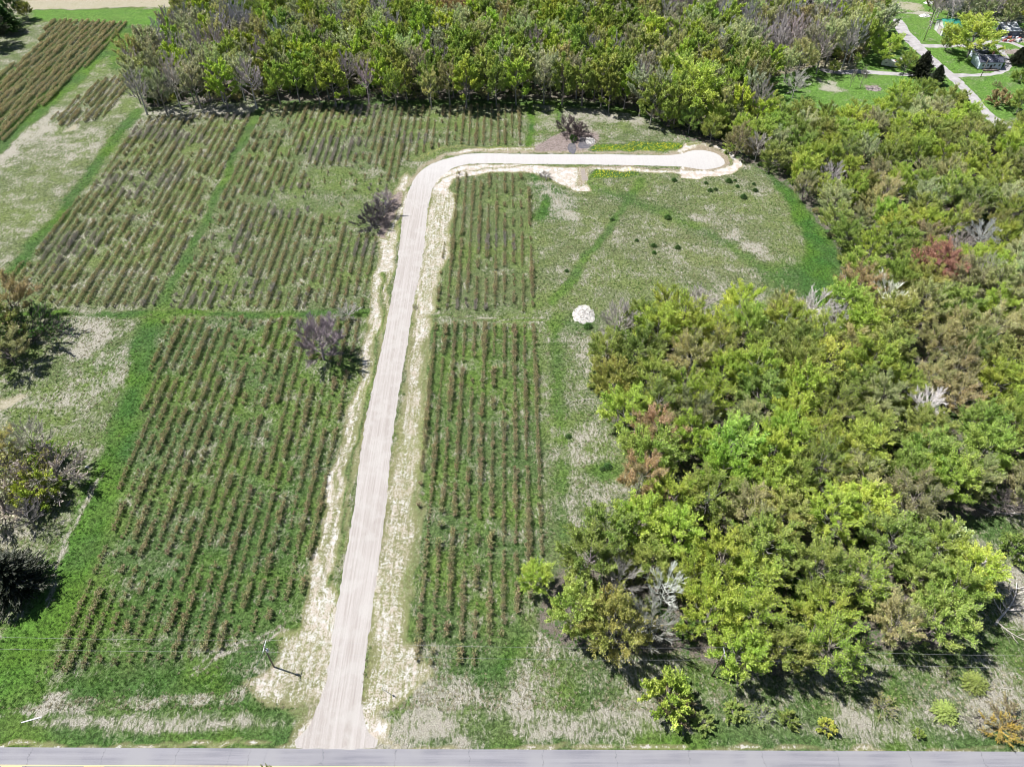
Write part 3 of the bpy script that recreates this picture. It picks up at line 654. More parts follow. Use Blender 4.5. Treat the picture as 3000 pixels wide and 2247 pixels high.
# named, single trees first -------------------------------------------------------
FIX = []        # (x, y, r) kept clear of the woodland scatter
def keep(px, py, hc, r): x, y = G(px, py, hc); FIX.append((x, y, r))
SP = [ # px, py, hc, kind, h, colour, width, bark, name, label, clear radius
 (2035,290,9,'leafy',22,'yellow',1.35,None,'maple_tree','big round yellow green maple at the forest edge above the turnaround',9),
 (2856,114,8.5,'leafy',17,'yellow',1.6,None,'shade_tree','huge yellow green shade tree over the dark roofed house',9),
 (2778,125,4,'leafy',7,'olive',1.1,None,'tree','small olive tree in front of the green roofed barn',4),
 (2602,135,8,'leafy',13,'yellow',1.2,None,'tree','yellow green tree standing over the white camper',6),
 (2660,180,6,'leafy',10,'bright',.95,None,'tree','bright green tree between the camper and the dark evergreens',4),
 (2705,195,5,'conifer',12,'dark',1.3,None,'evergreen_tree','larger dark evergreen beside the farm lane',4),
 (2748,222,4,'conifer',9,'dark',1.3,None,'evergreen_tree','smaller dark evergreen where the meadow track meets the lane',4),
 (2350,165,8,'budding',15,'tan',1.2,None,'tree','broad tan budding tree left of the bright meadow',6),
 (2310,190,8,'tallbud',15,'pale',1.1,None,'tree','pale loose tree with dark trunks left of the meadow track',4),
 (2444,200,2.5,'leafy',5.5,'olive',1.1,None,'tree','small round olive tree on the meadow track',2),
 (2510,180,4,'tallbud',8,'lime',.8,None,'sapling','slim lime sapling beside the meadow track',2),
 (2530,225,5,'tallbare',9,'grey',.8,None,'bare_sapling','pair of thin bare stems in the meadow, right hand one',2),
 (2500,225,5,'tallbare',8,'grey',.6,None,'bare_sapling','thin bare stem in the meadow, left of the pair',2),
 (2330,255,5,'bare',11,'grey',1.2,(.42,.40,.38),'bare_tree','grey bare tree at the lower left of the meadow',5),
 (2815,300,5,'conifer',10,'dark',1.4,None,'evergreen_tree','dark evergreen at the right end of the wood by the lane',4),
 (2930,290,3,'shrub',6,'brown',1.1,None,'shrub','brown round shrub on the lawn right of the lane',3),
 (2990,305,4,'leafy',9,'bright',1.2,None,'tree','bright green tree at the right margin beside the brown shrub',4),
 (2985,170,3,'conifer',8,'dark',1.5,None,'evergreen_tree','dark evergreen at the right margin below the junk pile',4),
 (2990,225,2,'shrub',4.5,'green',1.3,None,'shrub','green rounded shrub at the right margin beside the lawn',3),
 (2922,248,1,'brush',2,'brown',1.0,DARKB,'shrub','tiny dark shrub on the lawn below the white house',2),
 (2760,770,9,'budding',15,'red',1.25,(.24,.14,.13),'red_tree','dusky red tree standing above the greens of the right wood',7),
 (2725,1170,9,'bare',12,'grey',1.0,WHITEB,'dead_tree','white leafless tree in the middle of the right wood',4.5),
 (1950,1720,8,'bare',13,'grey',.8,WHITEB,'dead_tree','white leafless tree near the lower left of the right wood',4),
 (2050,880,8,'bare',12,'pale',1.1,(.46,.44,.42),'bare_tree','grey white leafless tree at the upper left corner of the near wood',5),
 (2390,900,8,'bare',13,'pale',1.25,WHITEB,'dead_tree','whitest of the leafless trees below the mown green curve',5),
 (2450,930,8,'bare',12,'pale',1.0,(.50,.48,.46),'dead_tree','leafless white tree just right of the whitest one below the green curve',4),
 (2600,880,8,'bare',14,'pale',1.2,WHITEB,'dead_tree','white forked leafless tree left of the dusky red tree',5),
 (1570,1700,4.5,'leafy',8.5,'lime',1.0,None,'tree','small lime green tree at the left tip of the near wood',4),
 (937,1005,6.5,'oak',13.5,'grey',1.3,(.25,.225,.25),'bare_tree','lone grey leafless tree standing in the rows left of the drive',0),
 (1020,918,1,'brush',2.8,'ash',1.45,(.46,.41,.43),'shrub','low lilac grey leafless shrub beside the drive above the lone tree',0),
 (1112,625,2,'brush',5.2,'plum',1.3,(.12,.105,.125),'brush','dark leafless brush where the drive begins to bend',0),
 (1088,648,2,'brush',5.0,'plum',1.35,(.10,.09,.11),'brush','dark leafless brush on the row side of the bend',0),
 (1125,592,1,'brush',4.0,'ash',1.3,(.28,.25,.29),'brush','greyer leafless brush uppermost at the bend',0),
 (1665,380,1,'brush',5.2,'plum',1.3,(.13,.09,.09),'brush','dark red brown leafless brush above the muddy puddle',0),
 (1692,392,1,'brush',4.6,'plum',1.3,(.11,.085,.085),'brush','dark leafless brush between the puddle and the white rock',0),
 (1680,408,.8,'shrub',2.2,'deep',1.1,None,'shrub','small deep green shrub on the edge of the puddle',0),
 (1597,515,.8,'brush',2.0,'ash',1.3,(.30,.27,.29),'shrub','low grey shrub under the drive beside the upper rows',0),
 (30,900,5,'budding',13,'brown',1.5,DARKB,'tree','brown budding tree at the left margin level with the farm track',0),
 (-10,965,5,'leafy',12,'olive',1.35,None,'tree','olive leafy tree cut by the left margin under the brown one',0),
 (85,975,3,'brush',8,'deep',1.4,DARKB,'shrub','dark twiggy shrub on the right side of the left margin clump',0),
 (25,1040,4,'budding',11,'brown',1.4,DARKB,'tree','low dark tree at the bottom of the left margin clump',0),
 (95,1300,5,'bare',12,'grey',1.1,(.40,.38,.36),'bare_tree','grey leafless tree leaning over the left margin thicket',0),
 (120,1335,3,'shrub',6,'bright',.9,None,'shrub','bright green shrub under the leaning leafless tree',0),
 (155,1385,3,'brush',8,'ash',1.25,(.26,.24,.24),'brush','dense grey brush on the right side of the left margin thicket',0),
 (60,1400,3,'brush',8.5,'olive',1.2,(.22,.20,.19),'brush','grey brush on the left side of the left margin thicket',0),
 (100,1440,3,'shrub',7,'yellow',1.1,None,'shrub','yellow green shrub at the front of the left margin thicket',0),
 (5,1320,4,'budding',11,'tan',1.1,None,'tree','tan budding tree cut by the left margin above the thicket',0),
 (90,1520,3,'bare',9,'grey',1.0,(.22,.20,.20),'bare_tree','small leafless tree below the left margin thicket',0),
 (25,1700,4,'conifer',12,'dark',1.95,None,'evergreen_tree','dark spreading evergreen at the lower left margin',0),
 (-30,1640,4,'budding',9,'brown',1.2,DARKB,'tree','brown tree behind the dark spreading evergreen',0),
 (-10,1480,3,'brush',8,'grey',1.4,None,'brush','grey brush cut by the left margin below the thicket',0),
 (10,60,6,'conifer',14,'deep',1.6,None,'evergreen_tree','dark evergreen in the top left corner, lower one',0),
 (30,25,6,'leafy',13,'deep',1.1,None,'tree','deep green tree in the top left corner behind the evergreen',0),
 (72,28,5,'leafy',9,'olive',.9,None,'tree','olive tree right of the dark evergreens in the top left corner',0),
 (-60,110,6,'leafy',15,'deep',1.2,DARKB,'tree','deep green tree cut by the top left margin',0),
 (-20,95,6,'leafy',14,'dark',1.1,DARKB,'tree','darkest tree of the top left corner, nearest the rows',0),
 (1960,2048,3,'shrub',6.8,'lime',1.05,None,'shrub','large bright green shrub below the near wood',0),
 (1985,2075,2,'brush',4.2,'brown',.9,DARKB,'brush','dark leafless brush tucked against the large bright green shrub',0),
 (2858,1998,1,'conifer',2.6,'green',3.0,None,'juniper','round bright green juniper, upper of the two by the road',0),
 (2770,2085,1,'conifer',2.8,'green',2.7,None,'juniper','round bright green juniper, lower of the two by the road',0),
 (2420,2130,1,'shrub',2.4,'yellow',1.0,None,'shrub','small yellow green shrub on the grassy verge',0),
 (2310,2105,1,'shrub',2.2,'green',1.2,None,'shrub','small mid green shrub left of the yellow one on the verge',0),
 (2590,2070,.8,'brush',2.2,'olive',1.3,(.26,.23,.22),'shrub','low grey brown shrub in the straw between wood and road',0),
 (2930,2135,.6,'brush',2.6,'orange',1.5,(.38,.28,.08),'shrub','ochre yellow low shrub at the right end of the verge',0),
 (2975,2110,.8,'brush',2.8,'brown',1.6,(.20,.15,.11),'shrub','brown twiggy shrub just above the ochre one',0),
 (2870,2110,.6,'brush',2.0,'grey',1.4,(.24,.21,.20),'shrub','grey twiggy shrub left of the ochre one',0),
 (2060,2120,.8,'shrub',2.2,'green',1.4,None,'shrub','low green bramble right of the large bright shrub',0),
 (2150,2085,.8,'shrub',2.0,'green',1.6,None,'shrub','green bramble in the straw, middle of the verge thicket',0),
 (2230,2095,.8,'brush',1.9,'green',1.5,None,'shrub','thin green bramble at the right of the verge thicket',0),
 (2690,2150,.5,'shrub',1.5,'green',1.0,None,'shrub','tiny green shrub beside the road verge under the juniper',0),
 (2775,1970,.5,'brush',1.6,'green',1.2,DARKB,'shrub','tiny dark shrub left of the upper juniper',0),
 (2490,1990,.5,'shrub',1.2,'bright',1.1,None,'shrub','tiny bright green shrub at the end of the wood shadow',0),
 (1215,900,.3,'brush',1.0,'grey',1.0,None,'shrub','tiny grey shrub on the pale verge right of the drive',0),
 (2950,1470,5,'bare',8,'grey',1.2,(.26,.24,.22),'bare_tree','grey sprawling leafless tree above the fallen branches at the right',3),
 (2790,1555,6,'shrub',6,'pale',1.3,None,'tree','pale silvery tree in the gap at the right side of the wood',4),
 (2980,1600,3,'shrub',5,'green',1.0,None,'shrub','mid green shrub at the right margin above the fallen branches',3),
 (785,2268,4,'budding',7,'olive',.35,None,'sapling','thin green sapling top just showing at the bottom margin',0),
]
for (px, py, hc, kd, h, col, wd, bk, nm_, lab, cl) in SP:
    cat = {'shrub': 'shrub', 'brush': 'shrub', 'juniper': 'shrub', 'sapling': 'sapling', 'bare_sapling': 'sapling'}.get(nm_, 'tree')
    at(px, py, hc, kd, h, col, lab, wid=wd, bark=bk, name=nm_, cat=cat)
    if cl: keep(px, py, hc, cl)
# little dark evergreens scattered over the clearing
for i, (px, py) in enumerate([(1915,722),(1916,742),(1956,640),(1865,706),(1985,727),(2068,538),(2135,533),(2153,531),(2080,560),(2096,557),(2228,485),(2208,541),(2212,560),(1793,645),(2178,580),(1660,795),(1975,530),(2160,548),(1722,958),(1765,1375),(1780,1368),(1665,1280)]):
    x, y = G(px, py)
    place('conifer', x, y, (1.3, 1.0, 1.6, .9)[i % 4], 'deep', wid=2.6, name='seedling_evergreen', cat='shrub', group='small evergreens dotted over the clearing', label='knee high dark green seedling in the open clearing')

# woodland scatter ----------------------------------------------------------------
ORD = ['zeroth','first','second','third','fourth','fifth','sixth','seventh','eighth','ninth','tenth','eleventh','twelfth','thirteenth','fourteenth','fifteenth','sixteenth','seventeenth','eighteenth','nineteenth']
TENS = {2: ('twenty', 'twentieth'), 3: ('thirty', 'thirtieth'), 4: ('forty', 'fortieth'), 5: ('fifty', 'fiftieth'), 6: ('sixty', 'sixtieth')}
def ordw(n):
    if n < 20: return ORD[n]
    a, b = TENS[n // 10]; return b if n % 10 == 0 else a + '-' + ORD[n % 10]
WP = np.array(WOOD, float)
WP2 = np.array([(2745,-60),(2750,18),(2800,30),(2900,28),(3150,34),(3150,-60)], float)
cand = []
R2 = np.random.RandomState(77)
def poisson(x0, x1, y0, y1, dmin, tries, zone):
    """dart throwing on a coarse grid"""
    cell = dmin; grid = {}
    for _ in range(tries):
        x = x0 + (x1 - x0) * R2.rand(); y = y0 + (y1 - y0) * R2.rand(); gx_, gy_ = int(x // cell), int(y // cell)
        hc = zone['hc']; u, v, _d = project(x, y, hc)
        if not zone['ok'](u, v, x, y): continue
        if any((x - p[0]) ** 2 + (y - p[1]) ** 2 < dmin * dmin for a in (-1, 0, 1) for b in (-1, 0, 1) for p in grid.get((gx_ + a, gy_ + b), ())): continue
        if any((x - fx) ** 2 + (y - fy) ** 2 < (fr + 2.0) ** 2 for fx, fy, fr in FIX): continue
        grid.setdefault((gx_, gy_), []).append((x, y)); cand.append((x, y, u, v, zone['name']))
def inp(u, v, poly): return bool(inside(np.array([[u, v]]), poly)[0])
near_ok = lambda u, v, x, y: v > 330 + max(0, (2500 - u)) * .0 and (u > 1500) and inp(u, v, WP) and not far_rule(u, v)
def far_rule(u, v): return v < 300 and u < 2240 or (v < 300 - (u - 2000) * .0 and u < 2240) or v < 250
poisson(-5, 230, 60, 330, 7.3, 9000, dict(hc=7.5, name='near', ok=lambda u, v, x, y: inp(u, v, WP) and not far_rule(u, v)))
poisson(-260, 260, 255, 470, 6.6, 22000, dict(hc=11.5, name='far', ok=lambda u, v, x, y: (inp(u, v, WP) or inp(u, v, WP2)) and far_rule(u, v) and -120 < u < 3120))
trees = []
for (x, y, u, v, zn) in cand:
    r = R2.rand(); big = wob(np.array([[x, y]]), .035, 2)[0]
    if zn == 'near':
        h = 12.0 + 3.2 * R2.rand(); 
        if v < 800: h *= .82
        if v < 800:
            col = R2.choice(['lime', 'yellow', 'olive', 'green', 'pale', 'tan', 'bright', 'brown', 'grey'], p=[.24, .15, .19, .12, .08, .06, .10, .03, .03])
        elif u > 2600:
            col = R2.choice(['lime', 'olive', 'tan', 'brown', 'bright', 'green', 'grey'], p=[.20, .25, .16, .10, .12, .12, .05])
        else:
            col = R2.choice(['lime', 'yellow', 'olive', 'tan', 'russet', 'green', 'brown', 'bright'], p=[.34, .17, .22, .08, .04, .06, .02, .07])
        kd = 'budding' if col in ('tan', 'russet', 'brown', 'grey', 'pale') or R2.rand() < .25 else 'leafy'
        if r < .03: kd, col = 'bare', 'grey'
        wid = .88 + .3 * R2.rand()
    else:
        h = 17.0 + 4.5 * R2.rand(); wid = .82 + .32 * R2.rand()
        if u > 1950 and v < 150 or (u < 620 + 300 * R2.rand() and v > 40):
            col = R2.choice(['grey', 'pale', 'tan', 'lime', 'bright', 'brown'], p=[.32, .22, .16, .12, .10, .08]); bare_p = .34
        elif v > 190:
            col = R2.choice(['green', 'olive', 'tan', 'grey', 'bright', 'brown', 'lime'], p=[.20, .22, .16, .16, .12, .06, .08]); bare_p = .07
        else:
            col = R2.choice(['bright', 'lime', 'green', 'olive', 'pale', 'grey', 'tan', 'russet'], p=[.26, .22, .14, .10, .12, .09, .05, .02]); bare_p = .07
        kd = 'tallbud' if col in ('tan', 'russet', 'brown', 'grey', 'pale') or R2.rand() < .15 else 'tall'
        if R2.rand() < bare_p: kd, col = 'tallbare', 'grey'
    trees.append([x, y, u, v, zn, kd, h, str(col), wid])
# how large each shows: distance, in-frame, and front row of the far forest kept individual
def score(t):
    x, y, u, v = t[:4]; inf = -80 < u < 3080 and -20 < v < 2300
    dep = project(x, y, 8)[2]; s = t[6] / dep
    if t[4] == 'far' and v > 205: s *= 1.35
    return s if inf else s * .3
trees.sort(key=score, reverse=True)
NIND = 300
ind = [t for t in trees[:NIND]]; rest = trees[NIND:]
# ranks for the labels
FORM = dict(leafy='leafy tree', budding='thin tree', tall='tall tree', tallbud='tall thin tree', bare='leafless tree', tallbare='tall leafless tree')
groups = {}
for t in ind:
    x, y = t[0], t[1]
    if t[4] == 'near' and y < 178: key = ('A', int((y - 55) // 8.5))
    elif t[4] == 'near': key = ('B', int((y - 178) // 9))
    else: key = ('C', int((y - 255) // 9))
    groups.setdefault(key, []).append(t)
for zone in 'ABC':
    keys = sorted(k for k in groups if k[0] == zone)
    for rk, k in enumerate(keys):
        L = sorted(groups[k], key=lambda t: t[0])
        for j, t in enumerate(L):
            c = '' if t[5] in ('bare', 'tallbare') else WORD[t[7]] + ' '
            f = FORM[t[5]]
            if t[5] in ('bare', 'tallbare'): c = 'grey '
            place_ = {'A': 'rank from the power line', 'B': 'rank beside the clearing', 'C': 'rank of the forest'}[zone]
            lab = f"{c}{f}, {ordw(j + 1)} from left in the {ordw(rk + 1)} {place_}"
            if t[5] in ('budding', 'tallbud'): lab = lab.replace(' budding', '')
            g = {'A': 'trees of the near wood right of the rows', 'B': 'trees of the wood beside the clearing', 'C': 'trees of the forest beyond the rows'}[zone]
            bark = None
            if t[5] == 'bare': bark = (.36, .33, .31)
            if t[5] == 'tallbare': bark = (.42, .39, .385)
            place(t[5], t[0], t[1], t[6], t[7], wid=t[8], bark=bark, name='bare_tree' if 'bare' in t[5] else 'tree', label=lab, group=g)

def far_stuff(name, label, protos, pts, idx, scl, rz, tint, bark, cat):
    coll = bpy.data.collections.new(name + '_kit')
    for k, me in enumerate(protos):
        o = bpy.data.objects.new('%s_%s' % (name, chr(97 + k // 26) + chr(97 + k % 26)), me); coll.objects.link(o)
    me = bpy.data.meshes.new(name); me.vertices.add(len(pts)); me.vertices.foreach_set('co', np.asarray(pts, np.float32).ravel())
    def fa(nm, typ, arr, f='value'):
        a = me.attributes.new(nm, typ, 'POINT'); a.data.foreach_set(f, arr.ravel())
    fa('pick', 'INT', np.asarray(idx, np.int32)); fa('scl', 'FLOAT_VECTOR', np.asarray(scl, np.float32), 'vector'); fa('rz', 'FLOAT_VECTOR', np.asarray(rz, np.float32), 'vector')
    one = np.ones((len(pts), 1)); fa('tint', 'FLOAT_COLOR', np.concatenate([tint, one], 1).astype(np.float32), 'color'); fa('bark', 'FLOAT_COLOR', np.concatenate([bark, one], 1).astype(np.float32), 'color')
    me.update()
    o = add(name, me); ng = bpy.data.node_groups.new(name, 'GeometryNodeTree')
    ng.interface.new_socket('Geometry', in_out='INPUT', socket_type='NodeSocketGeometry'); ng.interface.new_socket('Geometry', in_out='OUTPUT', socket_type='NodeSocketGeometry')
    N = ng.nodes; gi = N.new('NodeGroupInput'); go = N.new('NodeGroupOutput'); ip = N.new('GeometryNodeInstanceOnPoints'); ci = N.new('GeometryNodeCollectionInfo')
    ci.inputs[0].default_value = coll; ci.inputs[1].default_value = True; ci.inputs[2].default_value = True
    def na(nm, dt):
        n = N.new('GeometryNodeInputNamedAttribute'); n.data_type = dt; n.inputs[0].default_value = nm; return n.outputs[0]
    L = ng.links; L.new(gi.outputs[0], ip.inputs['Points']); L.new(ci.outputs[0], ip.inputs['Instance']); ip.inputs['Pick Instance'].default_value = True
    L.new(na('pick', 'INT'), ip.inputs['Instance Index']); L.new(na('scl', 'FLOAT_VECTOR'), ip.inputs['Scale'])
    er = N.new('FunctionNodeEulerToRotation'); L.new(na('rz', 'FLOAT_VECTOR'), er.inputs[0]); L.new(er.outputs[0], ip.inputs['Rotation'])
    L.new(ip.outputs[0], go.inputs[0]); md = o.modifiers.new('scatter', 'NODES'); md.node_group = ng
    return tag(o, label, cat, kind='stuff')
kinds = ['leafy', 'budding', 'tall', 'tallbud', 'bare', 'tallbare']; protos = []; base = {}
for k in kinds:
    base[k] = len(protos)
    for g in KIND[k]['g']: protos.append(whole_mesh('far_tree', g))
pts = [(t[0], t[1], 0) for t in rest]; idx = [base[t[5]] + R2.randint(len(KIND[t[5]]['g'])) for t in rest]
scl = [(t[6] / KIND[t[5]]['h'] * t[8],) * 2 + (t[6] / KIND[t[5]]['h'],) for t in rest]; rz = [(0, 0, R2.rand() * 6.28) for t in rest]
tint = np.array([tint_of(C[t[7]], R2) for t in rest]); bark = np.array([tint_of((.40, .37, .365) if 'bare' in t[5] else GREYB, R2) for t in rest])
far_stuff('forest', 'mixed budding and bright green forest filling the far background', protos, pts, idx, scl, rz, tint, bark, 'forest')
print('trees', len(ind), len(rest))
# undergrowth inside the woods
up = []; fp = raised(WOOD, 7.0)
Q = np.stack([R2.rand(9000) * 560 - 280, 60 + R2.rand(9000) * 400], 1); m = inside(Q, fp); Q = Q[m]
e_ = edge_dist(Q, fp); Q = Q[((e_ < 14) | (R2.rand(len(Q)) < .35)) & ((e_ > 6) | (Q[:, 1] > 110))][:1400]
spro = [whole_mesh('under', g) for g in KIND['shrub']['g'] + KIND['brush']['g']]; n = len(Q); s = .45 + .6 * R2.rand(n)
cols = [C['green'], C['olive'], C['bright'], C['brown'], C['deep']]
far_stuff('undergrowth', 'green and twiggy undergrowth beneath the woodland trees', spro, np.c_[Q, np.zeros(n)], R2.randint(0, 5, n), np.stack([s, s, s * .8], 1), np.c_[np.zeros((n, 2)), R2.rand(n) * 6.28],
          np.array([tint_of(cols[i], R2) for i in R2.randint(0, 5, n)]), np.tile(np.array(GREYB) * .8, (n, 1)), 'undergrowth')

# ------------------------------------------------------------------ berry rows
BR = np.random.RandomState(31); ROW = 2.92
bush_g = [bushy(900 + i, 1.15, .56, stems=16, leaves=230, ll=.15, lw=.085) for i in range(5)] + [bushy(950 + i, 1.25, .62, stems=26, leaves=70) for i in range(2)]
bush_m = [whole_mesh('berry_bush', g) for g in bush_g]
bushes = []
x_ref = G(1565, 950)[0]
def fill_block(poly, name, keepf, size, thin=None, off=0.0, skipx=None):
    P = GP(poly); lo, hi = P.min(0), P.max(0); k0 = int(math.ceil((lo[0] - x_ref - off) / ROW)); k1 = int(math.floor((hi[0] - x_ref - off) / ROW))
    for k in range(k0, k1 + 1):
        x0 = x_ref + off + k * ROW; ys = np.arange(lo[1], hi[1], .95) + BR.rand() * .9; ys = ys + BR.randn(len(ys)) * .12
        X = x0 - (ys - 130) * .0045 + BR.randn(len(ys)) * .13; Q = np.stack([X, ys], 1); inn = inside(Q, P)
        dens = wob(Q * [1, 1], .16, 1) * .30 + wob(Q + 50, .5, 2) * .22 + wob(Q + 17 * k, .35, 3) * .42 + (BR.rand(len(ys)) - .5) * .5
        sizef = np.clip(1 + wob(Q + 9 * k, .22, 0) * .32, .5, 1.5)
        ok = inn & (dens + keepf > 0)
        for q, s, o_, d in zip(Q, sizef, ok, dens):
            if not o_: continue
            if thin and thin(q): continue
            bushes.append([q[0], q[1], s * size * (.85 + .3 * BR.rand()), name, k])
hole = [(GP([(880,480),(1140,500),(1120,640),(950,640)]), .8), (GP([(1020,580),(1150,560),(1130,700),(1010,680)]), 1.0), (GP([(820,560),(1000,540),(1000,620),(800,640)]), .6), (GP([(700,575),(1000,590),(1000,605),(700,600)]), .9)]
def thin_ul2(q): return any(inside(np.array([q]), h)[0] and BR.rand() < p for h, p in hole)
treebase = np.array(G(940, 1095))
fill_block(LL, 'LL', .34, 1.0, lambda q: np.hypot(*(q - treebase)) < 5); fill_block(UL1, 'UL1', .30, .92); fill_block(UL2, 'UL2', .34, .92, thin_ul2)
fill_block(UR, 'UR', .28, .92); fill_block(LR, 'LR', .38, 1.05); fill_block(TLF, 'TL', .85, 1.15); fill_block(ML, 'ML', .55, 1.0)
bushes = [b for b in bushes if -60 < project(b[0], b[1], 0)[0] < 3060]
def bcol(b):
    r = BR.rand(); gz = wob(np.array([[b[0], b[1]]]) , .09, 3)[0]
    if gz + .35 * (r - .5) > .60 and b[3] in ('UL1', 'UL2', 'UR'): return (.42, .38, .35), 5 + BR.randint(2), (.24, .21, .205)
    c = [(.41, .36, .24), (.39, .355, .225), (.35, .35, .205), (.41, .34, .25)][BR.randint(4)]
    if b[3] == 'TL': c = (.50, .43, .32)
    return c, BR.randint(5), (.055, .044, .038)  # stems coloured near black to stand for the bushes' shadow side
for b in bushes: b.append(bcol(b))
bushes.sort(key=lambda b: project(b[0], b[1], .6)[2] / b[2])
rowsL = sorted({b[4] for b in bushes if b[3] == 'LL'}, reverse=True); rowsR = sorted({b[4] for b in bushes if b[3] == 'LR'})
for b in bushes[:300]:
    left = b[3] == 'LL'; n = (rowsL.index(b[4]) if left else rowsR.index(b[4])) + 1; side = 'left' if left else 'right'
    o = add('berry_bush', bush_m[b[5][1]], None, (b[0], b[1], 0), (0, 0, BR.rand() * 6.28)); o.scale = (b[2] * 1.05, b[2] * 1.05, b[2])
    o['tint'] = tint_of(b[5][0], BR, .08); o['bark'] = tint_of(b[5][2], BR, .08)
    tag(o, f'low tan berry bush at the near end of the {ordw(n)} row {side} of the drive', 'bush', f'bushes of the {ordw(n)} row {side} of the drive')
rb = bushes[300:]; n = len(rb); print('bushes', len(bushes))
sc3 = np.array([(b[2] * 1.05, b[2] * 1.05, b[2]) for b in rb])
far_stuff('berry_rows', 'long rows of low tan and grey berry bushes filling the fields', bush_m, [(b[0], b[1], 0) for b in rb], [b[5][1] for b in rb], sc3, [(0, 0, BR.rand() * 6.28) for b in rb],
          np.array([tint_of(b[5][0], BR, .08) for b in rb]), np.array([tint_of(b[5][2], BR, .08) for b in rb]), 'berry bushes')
# rank grass tufts giving the open ground relief
TG = np.random.RandomState(3); tuft = []
for i in range(3):
    m_ = 26; az = TG.rand(m_) * 6.28; r_ = TG.rand(m_) * .35; b = np.stack([np.cos(az) * r_, np.sin(az) * r_, np.zeros(m_)], 1); tip = b + np.stack([np.cos(az) * .25, np.sin(az) * .25, .25 + .3 * TG.rand(m_)], 1) * (.6 + TG.rand(m_, 1) * .6)
    w = np.stack([-np.sin(az), np.cos(az), 0 * az], 1) * .05; V = np.stack([b - w, b + w, tip], 1).reshape(-1, 3)
    me = np_mesh('tuft', V, [np.arange(m_ * 3).reshape(-1, 3)], [LEAF])
    for nm_ in ('shade', 'hue'):
        a = me.attributes.new(nm_, 'FLOAT', 'POINT'); a.data.foreach_set('value', np.repeat(TG.rand(m_), 3).astype(np.float32))
    tuft.append(me)
N_ = 60000; Q = np.stack([TG.rand(N_) * 330 - 165, 58 + TG.rand(N_) ** 1.3 * 240], 1)
ix = np.clip(((Q[:, 0] + 290) / .8).astype(int), 0, 10 ** 6); lo_x = int(np.searchsorted(gx, -290 - .01)); lo_y = int(np.searchsorted(gy, 44 - .01))
vi = (np.clip(((Q[:, 1] - 44) / .8).astype(int), 0, None) + lo_y) * NX + ix + lo_x
ok = (CH['gravel'][vi] < .3) & (CH['dirt'][vi] < .5) & (Q[:, 1] > ROADY(Q[:, 0]) + 1.5) & ~inside(Q, GP(DR)); Q = Q[ok]; vi = vi[ok]
u_, v_, _ = project(Q[:, 0], Q[:, 1], 0 * Q[:, 0]); ok = (u_ > -40) & (u_ < 3040) & (v_ < 2300); Q = Q[ok]; vi = vi[ok]
st = CH['straw'][vi] + TG.randn(len(Q)) * .18 > .5; n = len(Q); s = (.5 + .6 * TG.rand(n)) * .75
tc = np.where(st[:, None], [[.34, .31, .25]], [[.07, .15, .035]]) * (.8 + .4 * TG.rand(n, 1))
far_stuff('grass', 'rank green and straw coloured grass tufts over the open ground', tuft, np.c_[Q, np.zeros(n)], TG.randint(0, 3, n), np.stack([s, s, s * .8], 1), np.c_[np.zeros((n, 2)), TG.rand(n) * 6.28], tc, tc, 'grass')

# ------------------------------------------------------------------ power line
def bezpt(a, b, sag, t): p = Vector(a).lerp(Vector(b), t); p.z -= 4 * sag * t * (1 - t); return p
P1 = G(803, 1953); P2 = G(2085, 1979); ph = 9.4
dirl = Vector((P2[0] - P1[0], P2[1] - P1[1], 0)).normalized(); span = math.hypot(P2[0] - P1[0], P2[1] - P1[1]); arm = Vector((-dirl.y, dirl.x, 0))
def pole(name, x, y, h, label, transformer=False, armlen=2.5, scale=1.0, lean=(0, 0)):
    o = empty(name, (x, y, 0), 0, label, 'utility pole', 'wooden poles carrying the power lines'); T = Vector((lean[0], lean[1], h))
    m = MB(); m.tube([(0, 0, -.3), T * .5, T], [.17 * scale, .15 * scale, .12 * scale], 10); m.build('post', WOODPOLE, o, smooth=True)
    a = arm * armlen / 2; m = MB(); c = T - Vector((0, 0, .25)) + dirl * .16
    m.tube([c - a, c + a], .075 * scale, 4); m.tube([c - a * .55, T - Vector((0, 0, 1.0)) + dirl * .14], .03, 4); m.tube([c + a * .55, T - Vector((0, 0, 1.0)) + dirl * .14], .03, 4)
    m.build('crossarm', GREYMETAL, o)
    for s in (-1, 1):
        m = MB(); b = c + a * s * .96; m.tube([b, b + Vector((0, 0, .14)), b + Vector((0, 0, .16)), b + Vector((0, 0, .28))], [.035, .035, .07, .05], 8); m.build('insulator', WHITE, o, smooth=True)
    if transformer:
        m = MB(); tc = T - Vector((0, 0, 1.75)) + Vector((.42, -.1, 0))
        m.tube([tc + Vector((0, 0, z)) for z in (-.5, -.46, .42, .5)], [.2, .27, .27, .16], 14); m.tube([tc + Vector((-.42, 0, .1)), tc], .05, 4); m.build('transformer', GREYMETAL, o, smooth=True)
        m = MB(); m.tube([T - Vector((0, 0, 1.2)), Vector((-4.6, -3.6, 0))], .02, 4); m.build('guy_wire', GREYMETAL, o)
    return o
pole('utility_pole', P1[0], P1[1], ph, 'wooden utility pole with transformer left of the drive', True)
pole('utility_pole', P2[0], P2[1], ph + .6, 'leaning wooden utility pole in front of the near wood', False, 2.5, 1, (.5, 0))
A1 = Vector((P1[0], P1[1], ph - .25)); A2 = Vector((P2[0] + .5, P2[1], ph + .35))
CABLE = simple('cable', (.34, .34, .36), (.30, .30, .32), 2, .5)
